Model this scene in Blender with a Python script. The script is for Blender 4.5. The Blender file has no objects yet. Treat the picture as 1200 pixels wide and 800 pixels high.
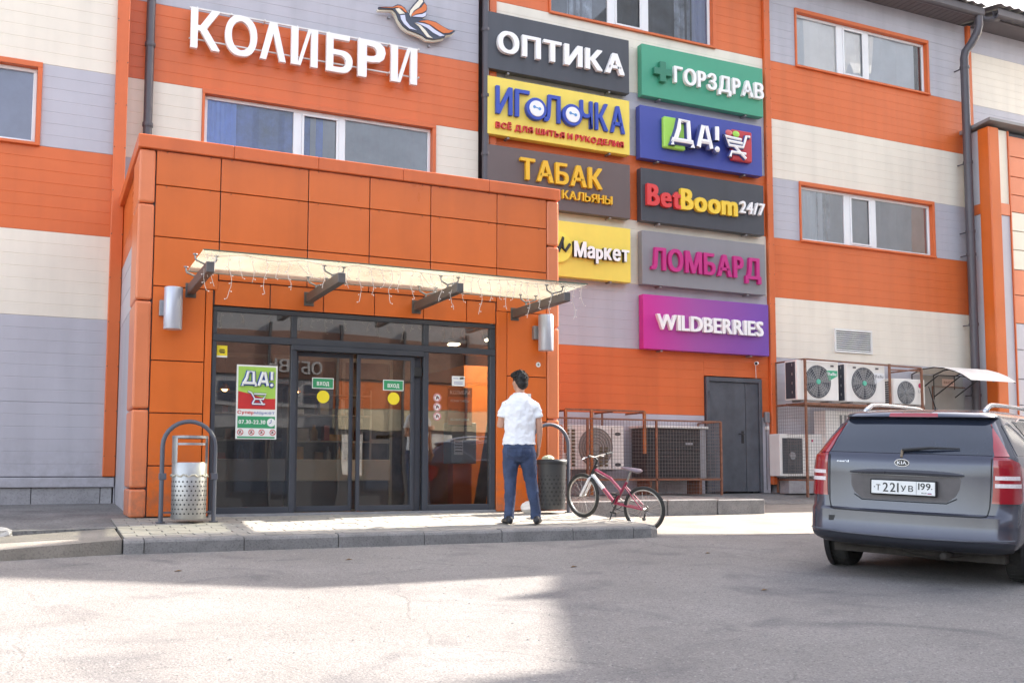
import bpy, bmesh, math, random
from mathutils import Vector, Matrix
random.seed(7)
sc = bpy.context.scene
PI = math.pi
# ------------------------------------------------------------------ camera
YAW, PITCH, ROLL, CAMH, F = 0.4379, 0.0811, 0.001, 1.2, 1181.3
fw = Vector((math.sin(YAW)*math.cos(PITCH), math.cos(YAW)*math.cos(PITCH), math.sin(PITCH)))
rt = Vector((math.cos(YAW), -math.sin(YAW), 0))
up = rt.cross(fw)
rt2 = rt*math.cos(ROLL)+up*math.sin(ROLL)
up2 = -rt*math.sin(ROLL)+up*math.cos(ROLL)
cam_d = bpy.data.cameras.new('camera')
cam = bpy.data.objects.new('camera', cam_d)
bpy.context.collection.objects.link(cam)
cam_d.sensor_width = 36
cam_d.lens = 36*F/1200
cam_d.shift_y = 55.68/1200
cam_d.clip_start = 0.05
cam_d.clip_end = 2000
cam.matrix_world = Matrix(((rt2.x, up2.x, -fw.x, 0), (rt2.y, up2.y, -fw.y, 0), (rt2.z, up2.z, -fw.z, CAMH), (0, 0, 0, 1)))
sc.camera = cam
# ------------------------------------------------------------------ world, sun, exposure
SUN_AZ, SUN_EL = math.radians(8.0), math.radians(35.0)      # azimuth from +X towards +Y
sc.view_settings.view_transform = 'Standard'
sc.view_settings.look = 'None'
sc.view_settings.gamma = 1
sc.view_settings.use_curve_mapping = False
sc.view_settings.exposure = 2.95
w = bpy.data.worlds.new('World')
sc.world = w
w.use_nodes = True
nt = w.node_tree
sky = nt.nodes.new('ShaderNodeTexSky')
sky.sky_type = 'NISHITA'
sky.sun_disc = False
sky.sun_elevation = SUN_EL
sky.sun_rotation = math.radians(90)-SUN_AZ
sky.air_density = 1.0
sky.dust_density = 2.5
sky.ozone_density = 1.0
hs = nt.nodes.new('ShaderNodeHueSaturation')     # thin high haze: a paler sky than the clear-air model
hs.inputs['Saturation'].default_value = 0.62
nt.links.new(sky.outputs[0], hs.inputs['Color'])
wm = nt.nodes.new('ShaderNodeMix')
wm.data_type = 'RGBA'
wm.blend_type = 'MULTIPLY'
wm.inputs[0].default_value = 1
wm.inputs[7].default_value = (1.05, 1.0, 0.95, 1)
nt.links.new(hs.outputs[0], wm.inputs[6])
nt.links.new(wm.outputs[2], nt.nodes['Background'].inputs[0])
nt.nodes['Background'].inputs[1].default_value = 0.10
sd = bpy.data.lights.new('sun', 'SUN')
sd.energy = 2.4
sd.angle = math.radians(0.45)
sd.color = (1.0, 0.93, 0.84)
sun = bpy.data.objects.new('sun', sd)
bpy.context.collection.objects.link(sun)
sun.location = (30, 4, 30)
sdir = Vector((math.cos(SUN_EL)*math.cos(SUN_AZ), math.cos(SUN_EL)*math.sin(SUN_AZ), math.sin(SUN_EL)))
sun.rotation_euler = sdir.to_track_quat('Z', 'Y').to_euler()
sc.cycles.max_bounces = 8
sc.cycles.transparent_max_bounces = 12
# ------------------------------------------------------------------ helpers
COL = bpy.context.collection
ORIG = {}

def tag(o, label=None, cat=None, group=None, kind=None):
    if label: o['label'] = label
    if cat: o['category'] = cat
    if group: o['group'] = group
    if kind: o['kind'] = kind
    return o

def thing(name, label, cat, loc=(0, 0, 0), rz=0, group=None, local=False, rx=0):
    o = bpy.data.objects.new(name, None)
    COL.objects.link(o)
    o.empty_display_size = 0.2
    o.location = loc
    o.rotation_euler = (rx, 0, rz)
    ORIG[o] = Vector((0, 0, 0)) if local else Vector(loc)
    return tag(o, label, cat, group)

def finish(me, name, mat, parent, orig, smooth, mods=()):
    o = bpy.data.objects.new(name, me)
    COL.objects.link(o)
    if isinstance(mat, (list, tuple)):
        for m in mat: me.materials.append(m)
    else:
        me.materials.append(mat)
    if smooth:
        me.polygons.foreach_set('use_smooth', [True]*len(me.polygons))
    if parent is not None:
        o.parent = parent
        ORIG[o] = ORIG[parent]
    else:
        o.location = orig
        ORIG[o] = Vector(orig)
    return o

class MB:
    def __init__(s):
        s.v = []; s.f = []; s.m = []
    def add(s, vs, fs, m=0):
        k = len(s.v)
        s.v += [tuple(p) for p in vs]
        s.f += [tuple(i+k for i in f) for f in fs]
        s.m += [m]*len(fs)
        return s
    def box(s, x0, x1, y0, y1, z0, z1, m=0):
        return s.add([(x, y, z) for x in (x0, x1) for y in (y0, y1) for z in (z0, z1)],
                     [(0, 1, 3, 2), (4, 6, 7, 5), (0, 4, 5, 1), (2, 3, 7, 6), (0, 2, 6, 4), (1, 5, 7, 3)], m)
    def obox(s, c, ax, ay, az, m=0):
        c, ax, ay, az = map(Vector, (c, ax, ay, az))
        return s.add([c+i*ax+j*ay+k*az for i in (-1, 1) for j in (-1, 1) for k in (-1, 1)],
                     [(0, 1, 3, 2), (4, 6, 7, 5), (0, 4, 5, 1), (2, 3, 7, 6), (0, 2, 6, 4), (1, 5, 7, 3)], m)
    def prism(s, poly, a, b, axis='y', m=0):
        """poly in the two other axes, extruded along axis from a to b"""
        n = len(poly)
        if axis == 'y': q = [(p[0], a, p[1]) for p in poly]+[(p[0], b, p[1]) for p in poly]
        elif axis == 'z': q = [(p[0], p[1], a) for p in poly]+[(p[0], p[1], b) for p in poly]
        else: q = [(a, p[0], p[1]) for p in poly]+[(b, p[0], p[1]) for p in poly]
        fs = [tuple(range(n)), tuple(range(2*n-1, n-1, -1))]+[(i, i+n, (i+1) % n+n, (i+1) % n) for i in range(n)]
        return s.add(q, fs, m)
    def tube(s, path, r, n=8, cap=True, m=0, closed=False, flat=1.0):
        path = [Vector(p) for p in path]
        N = len(path)
        rs = r if isinstance(r, (list, tuple)) else [r]*N
        rings = []
        u = None
        for i, p in enumerate(path):
            if closed: t = path[(i+1) % N]-path[i-1]
            else: t = path[min(i+1, N-1)]-path[max(i-1, 0)]
            t.normalize()
            if u is None:
                u = t.orthogonal().normalized()
            u = (u-t*u.dot(t))
            u = u.normalized() if u.length > 1e-6 else t.orthogonal().normalized()
            w_ = t.cross(u)
            rings.append([p+(u*math.cos(2*PI*k/n)+w_*math.sin(2*PI*k/n)*flat)*rs[i] for k in range(n)])
        fs = []
        for i in range(N if closed else N-1):
            j = (i+1) % N
            for k in range(n):
                fs.append((i*n+k, i*n+(k+1) % n, j*n+(k+1) % n, j*n+k))
        if cap and not closed:
            fs.append(tuple(range(n-1, -1, -1)))
            fs.append(tuple((N-1)*n+k for k in range(n)))
        return s.add([v for rg in rings for v in rg], fs, m)
    def lathe(s, prof, c, n=24, ax='z', m=0, a0=0, a1=2*PI):
        full = abs(a1-a0-2*PI) < 1e-6
        K = n if full else n+1
        vs = []
        for r, h in prof:
            for k in range(K):
                a = a0+(a1-a0)*k/n
                x, y = r*math.cos(a), r*math.sin(a)
                if ax == 'z': vs.append((c[0]+x, c[1]+y, c[2]+h))
                elif ax == 'y': vs.append((c[0]+x, c[1]-h, c[2]+y))
                else: vs.append((c[0]+h, c[1]+x, c[2]+y))
        fs = []
        for i in range(len(prof)-1):
            for k in range(n):
                k2 = (k+1) % K
                fs.append((i*K+k, i*K+k2, (i+1)*K+k2, (i+1)*K+k))
        return s.add(vs, fs, m)
    def disc(s, c, r, n=20, y=0, m=0, rz=None):
        rz = rz or r
        return s.add([(c[0]+r*math.cos(2*PI*k/n), y, c[1]+rz*math.sin(2*PI*k/n)) for k in range(n)], [tuple(range(n))], m)
    def loft(s, rings, m=0, closed=True, cap=True):
        n = len(rings[0]); fs = []
        for i in range(len(rings)-1):
            for k in range(n if closed else n-1):
                fs.append((i*n+k, i*n+(k+1) % n, (i+1)*n+(k+1) % n, (i+1)*n+k))
        if cap and closed:
            fs.append(tuple(range(n-1, -1, -1)))
            fs.append(tuple((len(rings)-1)*n+k for k in range(n)))
        return s.add([v for rg in rings for v in rg], fs, m)
    def sphere(s, c, r, n=14, k=9, m=0):
        c = Vector(c); r = Vector(r) if hasattr(r, '__len__') else Vector((r, r, r))
        rings = []
        for i in range(k+1):
            a = PI*i/k
            q = max(math.sin(a), 0.02)
            rings.append([(c.x+r.x*q*math.cos(2*PI*j/n), c.y+r.y*q*math.sin(2*PI*j/n), c.z-r.z*math.cos(a)) for j in range(n)])
        return s.loft(rings, m)
    def xf(s, M):
        s.v = [tuple(M @ Vector(p)) for p in s.v]
        return s
    def build(s, name, mat, parent=None, orig=(0, 0, 0), bevel=0, seg=1, smooth=False, fix=True, autos=None):
        og = ORIG[parent] if parent is not None else Vector(orig)
        me = bpy.data.meshes.new(name)
        me.from_pydata([(x-og.x, y-og.y, z-og.z) for x, y, z in s.v], [], s.f)
        if any(s.m): me.polygons.foreach_set('material_index', s.m)
        if fix or bevel:
            bm = bmesh.new(); bm.from_mesh(me)
            if fix: bmesh.ops.recalc_face_normals(bm, faces=bm.faces)
            if bevel:
                ed = [e for e in bm.edges if len(e.link_faces) == 2 and e.calc_face_angle(0) > 0.6]
                bmesh.ops.bevel(bm, geom=ed, offset=bevel, segments=seg, affect='EDGES', profile=0.5)
            bm.to_mesh(me); bm.free()
        me.update()
        o = finish(me, name, mat, parent, orig, smooth)
        if autos:
            try: me.set_sharp_from_angle(angle=autos)
            except Exception: pass
        return o

def copy_obj(o, parent=None):
    c = o.copy(); COL.objects.link(c)
    if parent is not None: c.parent = parent
    ORIG[c] = ORIG[o]
    return c

def copy_tree(o, parent=None):
    c = copy_obj(o, parent)
    for ch in [x for x in bpy.data.objects if x.parent == o]:
        copy_tree(ch, c)
    return c
# ------------------------------------------------------------------ materials
MATS = {}
def mat(name, col, rough=0.5, metal=0.0, var=0.06, scale=3.0, bump=0.0, bscale=60.0, streak=0.0, rnd=0.0, spec=0.5, alpha=1.0, emit=0.0, coat=0.0, speck=0.0, sscale=150, speck_col=(0.02, 0.02, 0.02)):
    if name in MATS: return MATS[name]
    m = bpy.data.materials.new(name); m.use_nodes = True
    t = m.node_tree; b = t.nodes['Principled BSDF']; L = t.links.new
    b.inputs['Roughness'].default_value = rough
    b.inputs['Metallic'].default_value = metal
    b.inputs['Specular IOR Level'].default_value = spec
    if coat: b.inputs['Coat Weight'].default_value = coat; b.inputs['Coat Roughness'].default_value = 0.08
    tc = t.nodes.new('ShaderNodeTexCoord')
    n = t.nodes.new('ShaderNodeTexNoise'); n.inputs['Scale'].default_value = scale; n.inputs['Detail'].default_value = 6; n.inputs['Roughness'].default_value = 0.65
    L(tc.outputs['Object'], n.inputs['Vector'])
    hsv = t.nodes.new('ShaderNodeHueSaturation'); hsv.inputs['Color'].default_value = (*col, 1)
    mr = t.nodes.new('ShaderNodeMapRange'); mr.inputs['From Min'].default_value = 0.3; mr.inputs['From Max'].default_value = 0.7
    mr.inputs['To Min'].default_value = 1-var; mr.inputs['To Max'].default_value = 1+var
    L(n.outputs['Fac'], mr.inputs['Value'])
    val = mr.outputs['Result']
    if streak:
        mp = t.nodes.new('ShaderNodeMapping'); mp.inputs['Scale'].default_value = (3.3, 3.3, 0.25)
        L(tc.outputs['Object'], mp.inputs['Vector'])
        n2 = t.nodes.new('ShaderNodeTexNoise'); n2.inputs['Scale'].default_value = 1.0; n2.inputs['Detail'].default_value = 4
        L(mp.outputs[0], n2.inputs['Vector'])
        m2 = t.nodes.new('ShaderNodeMapRange'); m2.inputs['From Min'].default_value = 0.45; m2.inputs['From Max'].default_value = 0.75
        m2.inputs['To Min'].default_value = 1; m2.inputs['To Max'].default_value = 1-streak
        L(n2.outputs['Fac'], m2.inputs['Value'])
        mu = t.nodes.new('ShaderNodeMath'); mu.operation = 'MULTIPLY'; L(val, mu.inputs[0]); L(m2.outputs[0], mu.inputs[1]); val = mu.outputs[0]
    if rnd:
        oi = t.nodes.new('ShaderNodeObjectInfo')
        m3 = t.nodes.new('ShaderNodeMapRange'); m3.inputs['To Min'].default_value = 1-rnd; m3.inputs['To Max'].default_value = 1+rnd
        L(oi.outputs['Random'], m3.inputs['Value'])
        mu = t.nodes.new('ShaderNodeMath'); mu.operation = 'MULTIPLY'; L(val, mu.inputs[0]); L(m3.outputs[0], mu.inputs[1]); val = mu.outputs[0]
    L(val, hsv.inputs['Value'])
    out = hsv.outputs['Color']
    if speck:
        n3 = t.nodes.new('ShaderNodeTexNoise'); n3.inputs['Scale'].default_value = sscale; n3.inputs['Detail'].default_value = 2
        L(tc.outputs['Object'], n3.inputs['Vector'])
        m4 = t.nodes.new('ShaderNodeMapRange'); m4.inputs['From Min'].default_value = 0.52; m4.inputs['From Max'].default_value = 0.66; m4.inputs['To Max'].default_value = speck
        L(n3.outputs['Fac'], m4.inputs['Value'])
        mx = t.nodes.new('ShaderNodeMix'); mx.data_type = 'RGBA'; mx.inputs[7].default_value = (*speck_col, 1)
        L(m4.outputs[0], mx.inputs[0]); L(out, mx.inputs[6]); out = mx.outputs[2]
    L(out, b.inputs['Base Color'])
    rr = t.nodes.new('ShaderNodeMapRange'); rr.inputs['To Min'].default_value = max(rough-0.08, 0.02); rr.inputs['To Max'].default_value = min(rough+0.08, 1)
    L(n.outputs['Fac'], rr.inputs['Value']); L(rr.outputs[0], b.inputs['Roughness'])
    if bump:
        nb = t.nodes.new('ShaderNodeTexNoise'); nb.inputs['Scale'].default_value = bscale; nb.inputs['Detail'].default_value = 3
        L(tc.outputs['Object'], nb.inputs['Vector'])
        bp = t.nodes.new('ShaderNodeBump'); bp.inputs['Strength'].default_value = bump; bp.inputs['Distance'].default_value = 0.01
        L(nb.outputs['Fac'], bp.inputs['Height']); L(bp.outputs[0], b.inputs['Normal'])
    if emit:
        b.inputs['Emission Color'].default_value = (*col, 1); b.inputs['Emission Strength'].default_value = emit
    MATS[name] = m
    return m

def grime(m, z0, z1, amt, col=(0.16, 0.13, 0.11)):
    """splashed dirt low on a wall: real wear, thickest towards height z0, gone at z1"""
    t = m.node_tree; b = t.nodes['Principled BSDF']; L = t.links.new; src = b.inputs['Base Color'].links[0].from_socket
    tc = t.nodes.new('ShaderNodeTexCoord'); sp = t.nodes.new('ShaderNodeSeparateXYZ'); L(tc.outputs['Object'], sp.inputs[0])
    n = t.nodes.new('ShaderNodeTexNoise'); n.inputs['Scale'].default_value = 7; n.inputs['Detail'].default_value = 8; n.inputs['Roughness'].default_value = .75; L(tc.outputs['Object'], n.inputs['Vector'])
    a = t.nodes.new('ShaderNodeMapRange'); a.inputs[1].default_value = z1; a.inputs[2].default_value = z0; a.inputs[3].default_value = 0; a.inputs[4].default_value = amt; L(sp.outputs[2], a.inputs[0])
    c = t.nodes.new('ShaderNodeMapRange'); c.inputs[1].default_value = .42; c.inputs[2].default_value = .68; L(n.outputs[0], c.inputs[0])
    mu = t.nodes.new('ShaderNodeMath'); mu.operation = 'MULTIPLY'; L(a.outputs[0], mu.inputs[0]); L(c.outputs[0], mu.inputs[1])
    x = t.nodes.new('ShaderNodeMix'); x.data_type = 'RGBA'; x.inputs[7].default_value = (*col, 1); L(mu.outputs[0], x.inputs[0]); L(src, x.inputs[6]); L(x.outputs[2], b.inputs['Base Color'])

def glass(name, tint=(0.75, 0.8, 0.8), base=0.10, rough=0.0):
    m = bpy.data.materials.new(name); m.use_nodes = True
    t = m.node_tree; L = t.links.new
    t.nodes.remove(t.nodes['Principled BSDF'])
    out = t.nodes['Material Output']
    tr = t.nodes.new('ShaderNodeBsdfTransparent'); tr.inputs[0].default_value = (*tint, 1)
    gl = t.nodes.new('ShaderNodeBsdfGlossy'); gl.inputs['Roughness'].default_value = rough
    fr = t.nodes.new('ShaderNodeFresnel'); fr.inputs['IOR'].default_value = 1.6
    ma = t.nodes.new('ShaderNodeMath'); ma.operation = 'MULTIPLY_ADD'; ma.inputs[1].default_value = 1.0; ma.inputs[2].default_value = base
    ma.use_clamp = True
    tc = t.nodes.new('ShaderNodeTexCoord'); n = t.nodes.new('ShaderNodeTexNoise'); n.inputs['Scale'].default_value = 1.3; n.inputs['Detail'].default_value = 1
    bp = t.nodes.new('ShaderNodeBump'); bp.inputs['Strength'].default_value = 0.05; bp.inputs['Distance'].default_value = 0.03
    L(tc.outputs['Object'], n.inputs['Vector']); L(n.outputs[0], bp.inputs['Height']); L(bp.outputs[0], gl.inputs['Normal'])
    mx = t.nodes.new('ShaderNodeMixShader')
    L(fr.outputs[0], ma.inputs[0]); L(ma.outputs[0], mx.inputs[0]); L(tr.outputs[0], mx.inputs[1]); L(gl.outputs[0], mx.inputs[2])
    L(mx.outputs[0], out.inputs[0])
    return m

ORANGE = mat('orange_siding', (0.68, 0.145, 0.034), 0.42, var=0.06, scale=1.0, streak=0.12, rnd=0.03)
CREAM = mat('cream_siding', (0.80, 0.72, 0.60), 0.45, var=0.05, scale=1.0, streak=0.10, rnd=0.025)
GREYS = mat('lilac_grey_siding', (0.475, 0.458, 0.495), 0.45, var=0.06, scale=1.0, streak=0.12, rnd=0.025)
TRIM = mat('orange_trim', (0.66, 0.14, 0.034), 0.40, var=0.05, streak=0.1)
CASS = mat('orange_cassette', (0.68, 0.145, 0.022), 0.30, var=0.07, scale=1.1, rnd=0.05, streak=0.10)
CASSP = mat('pale_orange_cassette', (0.72, 0.21, 0.085), 0.35, var=0.04, rnd=0.04, streak=0.06)
CASSC = mat('cream_cassette', (0.80, 0.72, 0.58), 0.4, var=0.04, rnd=0.03)
CASSG = mat('grey_cassette', (0.50, 0.49, 0.53), 0.4, var=0.04, rnd=0.04)
WHITE = mat('white_plastic', (0.82, 0.82, 0.82), 0.35, var=0.02)
WHITEM = mat('white_painted_metal', (0.74, 0.72, 0.68), 0.4, var=0.05, streak=0.15)
DARKM = mat('dark_bronze_metal', (0.085, 0.075, 0.085), 0.4, var=0.1, streak=0.2)
FRAME = mat('anthracite_frame', (0.045, 0.05, 0.065), 0.38, var=0.08)
BLACK = mat('black_plastic', (0.02, 0.02, 0.022), 0.5)
STEEL = mat('brushed_steel', (0.42, 0.415, 0.41), 0.42, metal=0.8, var=0.08, scale=8)
GALV = mat('grey_galvanised', (0.32, 0.32, 0.34), 0.45, metal=0.5, var=0.12, scale=8)
RUST = mat('rusty_iron', (0.22, 0.10, 0.06), 0.8, var=0.35, scale=14, bump=0.3)
ORUST = mat('orange_rusty_paint', (0.42, 0.15, 0.05), 0.7, var=0.3, scale=10)
ASPH = mat('asphalt', (0.215, 0.200, 0.190), 0.9, var=0.16, scale=0.8, bump=0.7, bscale=75, speck=0.55, sscale=85, spec=0.25, speck_col=(0.07, 0.065, 0.065))
PAVE = mat('paver_concrete', (0.31, 0.285, 0.25), 0.9, var=0.12, scale=6, rnd=0.10, bump=0.3, bscale=120)
KERB = mat('kerb_concrete', (0.21, 0.20, 0.195), 0.9, var=0.22, scale=5, bump=0.4, bscale=90, rnd=0.07, speck=0.3, sscale=60)
CONC = mat('plinth_concrete', (0.36, 0.345, 0.355), 0.9, var=0.2, scale=4, bump=0.4, bscale=50, speck=0.25, sscale=40, speck_col=(0.12, 0.11, 0.11))
DIRT = mat('dusty_apron_concrete', (0.20, 0.19, 0.18), 0.95, var=0.3, scale=2, bump=0.5, bscale=60, speck=0.4, sscale=30)
SAND = mat('dusty_asphalt', (0.24, 0.215, 0.185), 0.95, var=0.25, scale=1.6, bump=0.5, bscale=70, speck=0.35, sscale=55, speck_col=(0.09, 0.08, 0.07))
grime(CASS, 0.0, 0.9, 0.7); grime(CASSP, 0.0, 0.9, 0.6); grime(GREYS, 0.0, 1.0, 0.5)
def road_wear(m):
    t = m.node_tree; b = t.nodes['Principled BSDF']; L = t.links.new; src = b.inputs['Base Color'].links[0].from_socket
    tc = t.nodes.new('ShaderNodeTexCoord')
    def nz(sc_, det, lo, hi, amt, dist=0):
        n = t.nodes.new('ShaderNodeTexNoise'); n.inputs['Scale'].default_value = sc_; n.inputs['Detail'].default_value = det; n.inputs['Distortion'].default_value = dist
        L(tc.outputs['Object'], n.inputs['Vector']); r_ = t.nodes.new('ShaderNodeMapRange'); r_.inputs[1].default_value = lo; r_.inputs[2].default_value = hi; r_.inputs[4].default_value = amt; L(n.outputs[0], r_.inputs[0]); return r_.outputs[0]
    def dark(src, fac, col):
        x = t.nodes.new('ShaderNodeMix'); x.data_type = 'RGBA'; x.inputs[7].default_value = (*col, 1); L(fac, x.inputs[0]); L(src, x.inputs[6]); return x.outputs[2]
    src = dark(src, nz(28, 3, .50, .74, .38), (.09, .085, .085)); src = dark(src, nz(1.1, 7, .54, .70, .6, 1.2), (.10, .095, .10)); src = dark(src, nz(55, 2, .60, .72, .45), (.42, .40, .38))
    v = t.nodes.new('ShaderNodeTexVoronoi'); v.feature = 'DISTANCE_TO_EDGE'; v.inputs['Scale'].default_value = .42
    nn = t.nodes.new('ShaderNodeTexNoise'); nn.inputs['Scale'].default_value = 2.5; nn.inputs['Detail'].default_value = 6; L(tc.outputs['Object'], nn.inputs['Vector'])
    ad = t.nodes.new('ShaderNodeMix'); ad.data_type = 'VECTOR'; ad.inputs[0].default_value = .22; L(tc.outputs['Object'], ad.inputs[4]); L(nn.outputs[1], ad.inputs[5]); L(ad.outputs[1], v.inputs['Vector'])
    r_ = t.nodes.new('ShaderNodeMapRange'); r_.inputs[1].default_value = .0; r_.inputs[2].default_value = .0035; r_.inputs[3].default_value = .45; r_.inputs[4].default_value = 0; L(v.outputs[0], r_.inputs[0])
    mk = nz(.5, 2, .45, .6, 1.0); mu = t.nodes.new('ShaderNodeMath'); mu.operation = 'MULTIPLY'; L(r_.outputs[0], mu.inputs[0]); L(mk, mu.inputs[1])
    src = dark(src, mu.outputs[0], (.04, .04, .04)); L(src, b.inputs['Base Color'])
road_wear(ASPH)
GLASS = glass('entrance_glass', (0.90, 0.92, 0.91), 0.16)
SKYGL = glass('pale_window_glass', (0.96, 0.97, 0.98), 0.14); MIDGL = glass('half_mirrored_window_glass', (0.88, 0.91, 0.93), 0.30)
WGLASS = glass('window_glass', (0.88, 0.91, 0.93), 0.04)
CLEAR = glass('clear_glass', (0.93, 0.95, 0.93), 0.0)
LAMPG = mat('brushed_lamp_metal', (0.52, 0.53, 0.60), 0.35, metal=0.35, var=0.05)
# ------------------------------------------------------------------ glyphs
GL = {}
def glyph(ch, bold):
    ys = 1.0
    if ch == 'Р': ch, ys = 'P', 0.728/0.682     # the Latin twin has the cleaner outline
    if ch == 'р': ch = 'p'
    k = (ch, ys)
    if k in GL: return GL[k]
    c = bpy.data.curves.new('t', 'FONT'); c.body = ch; c.resolution_u = 3; c.extrude = 0.5
    o = bpy.data.objects.new('t', c); COL.objects.link(o)
    bpy.context.view_layer.update()
    dg = bpy.context.evaluated_depsgraph_get()
    me = o.evaluated_get(dg).to_mesh()
    vs = [(v.co.x, v.co.y*ys, v.co.z) for v in me.vertices]; fs = [tuple(p.vertices) for p in me.polygons]
    o.evaluated_get(dg).to_mesh_clear()
    bpy.data.objects.remove(o); bpy.data.curves.remove(c)
    x0 = min(v[0] for v in vs); x1 = max(v[0] for v in vs)
    GL[k] = (vs, fs, x0, x1)
    return GL[k]

def text(s, x0, x1, z0, z1, mats, parent, T=None, Y=0, depth=0.05, bold=0.02, gap=0.09, name='letter', joined=False, caph=0.728, skew=0.0, smooth=False):
    """each character becomes one mesh; T maps (u, v, w) to the thing's coordinates, w = outwards"""
    if T is None: T = lambda u, v, w_: (u, Y-w_, v)
    items = []; tot = 0; gap = gap+1.3*bold
    for ch in s:
        if ch == ' ': items.append(None); tot += 0.30; continue
        g = glyph(ch, 0); items.append((ch, g)); tot += (g[3]-g[2])+gap
    tot -= gap
    sx = (x1-x0)/tot; sz = (z1-z0)/caph
    x = x0; J = MB(); outs = []
    for i, it in enumerate(items):
        if it is None: x += 0.30*sx; continue
        vs, fs, a, b = it[1]
        m = mats[i] if isinstance(mats, list) else mats
        k = J if joined else MB()
        b1 = bold*0.68
        offs = [(0, 0)] if bold < 0.015 else [(-b1, -b1*.5), (b1, -b1*.5), (0, 0), (-b1, b1*.5), (b1, b1*.5)]
        for oi, (ox, oz) in enumerate(offs):
            e = 1-oi*min(0.01, 0.0005/max(depth, .0005))
            k.add([T(x+(v[0]-a+ox+.0017*oi)*sx+skew*v[1]*sz, z0+(v[1]+oz-.0013*oi)*sz, (v[2]+0.5)*depth*e) for v in vs], fs)
        if not joined: outs.append(k.build(name, m, parent, fix=False))
        x += ((b-a)+gap)*sx
    if joined: outs.append(J.build(name, mats[0] if isinstance(mats, list) else mats, parent, fix=False))
    return outs
# ------------------------------------------------------------------ ground
def gz(y):
    return 0.045*max(-12.0, min(y, 15.6))
def pz(y): return gz(y)+0.13
g = MB()
xs = [-300, -60, -20, -6, 0, 6, 12, 20, 40, 80, 300]; ys = [-300, -60, -30, -12, -6, 0, 4, 8, 12, 15.6, 40, 300]
vs = [(x, y, gz(y)) for y in ys for x in xs]; n = len(xs)
g.add(vs, [(j*n+i, j*n+i+1, (j+1)*n+i+1, (j+1)*n+i) for j in range(len(ys)-1) for i in range(n-1)])
tag(g.build('road', ASPH, fix=False), kind='structure')
gr = MB(); rr = random.Random(5)
for i in range(900):
    X = rr.uniform(-2, 9); Y = rr.uniform(3.2, 9.7); s_ = rr.uniform(.003, .009); z = gz(Y)
    if rr.random() < .25: Y = 9.82-abs(rr.gauss(0, .07)); z = gz(Y)
    gr.add([(X-s_, Y-s_, z), (X+s_, Y-s_*.6, z), (X+s_*.8, Y+s_, z), (X-s_*.7, Y+s_*.9, z), (X, Y, z+s_)], [(0, 1, 4), (1, 2, 4), (2, 3, 4), (3, 0, 4)])
tag(gr.build('grit', KERB, orig=(3, 6, .3), fix=False), 'loose grit scattered over the asphalt and along the kerb', 'grit', kind='stuff')
LEAF = mat('dry_leaf', (.16, .09, .04), .8, var=.4, scale=30)
for i, (X, Y) in enumerate(((1.05, 8.6), (2.55, 8.9), (4.3, 7.9), (6.1, 8.4), (5.1, 6.3))):
    l_ = MB(); l_.add([(X-.035, Y, gz(Y)+.004), (X, Y-.018, gz(Y)+.012), (X+.04, Y+.005, gz(Y)+.006), (X+.005, Y+.02, gz(Y)+.016)], [(0, 1, 2, 3)])
    tag(l_.build('leaf', LEAF, orig=(X, Y, gz(Y)), fix=False), ('dry brown leaf on the road below the left end of the kerb', 'dry brown leaf on the shaded road in front of the sliding doors', 'dry brown leaf at the upper right corner of the sunlit patch', 'dry brown leaf on the road between the bicycle and the car', 'dry brown leaf on the road left of the car')[i], 'leaf', 'dry leaves on the asphalt')
# dusty strip right of the pavement, up to the wall
s = MB()
pts = [(6.50, 10.25), (8.0, 9.75), (10.5, 9.6), (14, 9.9), (18, 10.5), (24, 11), (24, 14.0), (17.9, 14.2), (10.03, 14.2), (10.03, 12.34), (6.47, 12.34)]
s.add([(x, y, gz(y)+0.004) for x, y in pts], [tuple(range(len(pts)))])
tag(s.build('ground', SAND, fix=False), kind='structure')
s = MB()
s.add([(10.04, 13.9, gz(13.9)+0.008), (24, 13.9, gz(13.9)+0.008), (24, 15.32, 0.79), (10.04, 15.32, 0.79)], [(0, 1, 2, 3)])
tag(s.build('ground', DIRT, fix=False), kind='structure')
# raised apron by the wall with kerb stones
s = MB(); s.box(6.37, 10.0, 12.50, 15.3, 0.3, 0.785)
ap = tag(s.build('pavement', DIRT), kind='structure')
for i in range(4):
    x0 = 6.52+i*0.875+random.uniform(-.01, .01); dz = random.uniform(-.012, .008)
    k = MB(); k.box(x0, x0+0.86, 12.32+random.uniform(-.01, .01), 12.495, 0.35, 0.79+dz)
    k.build('kerb_stone', KERB, ap, bevel=0.012)
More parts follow.
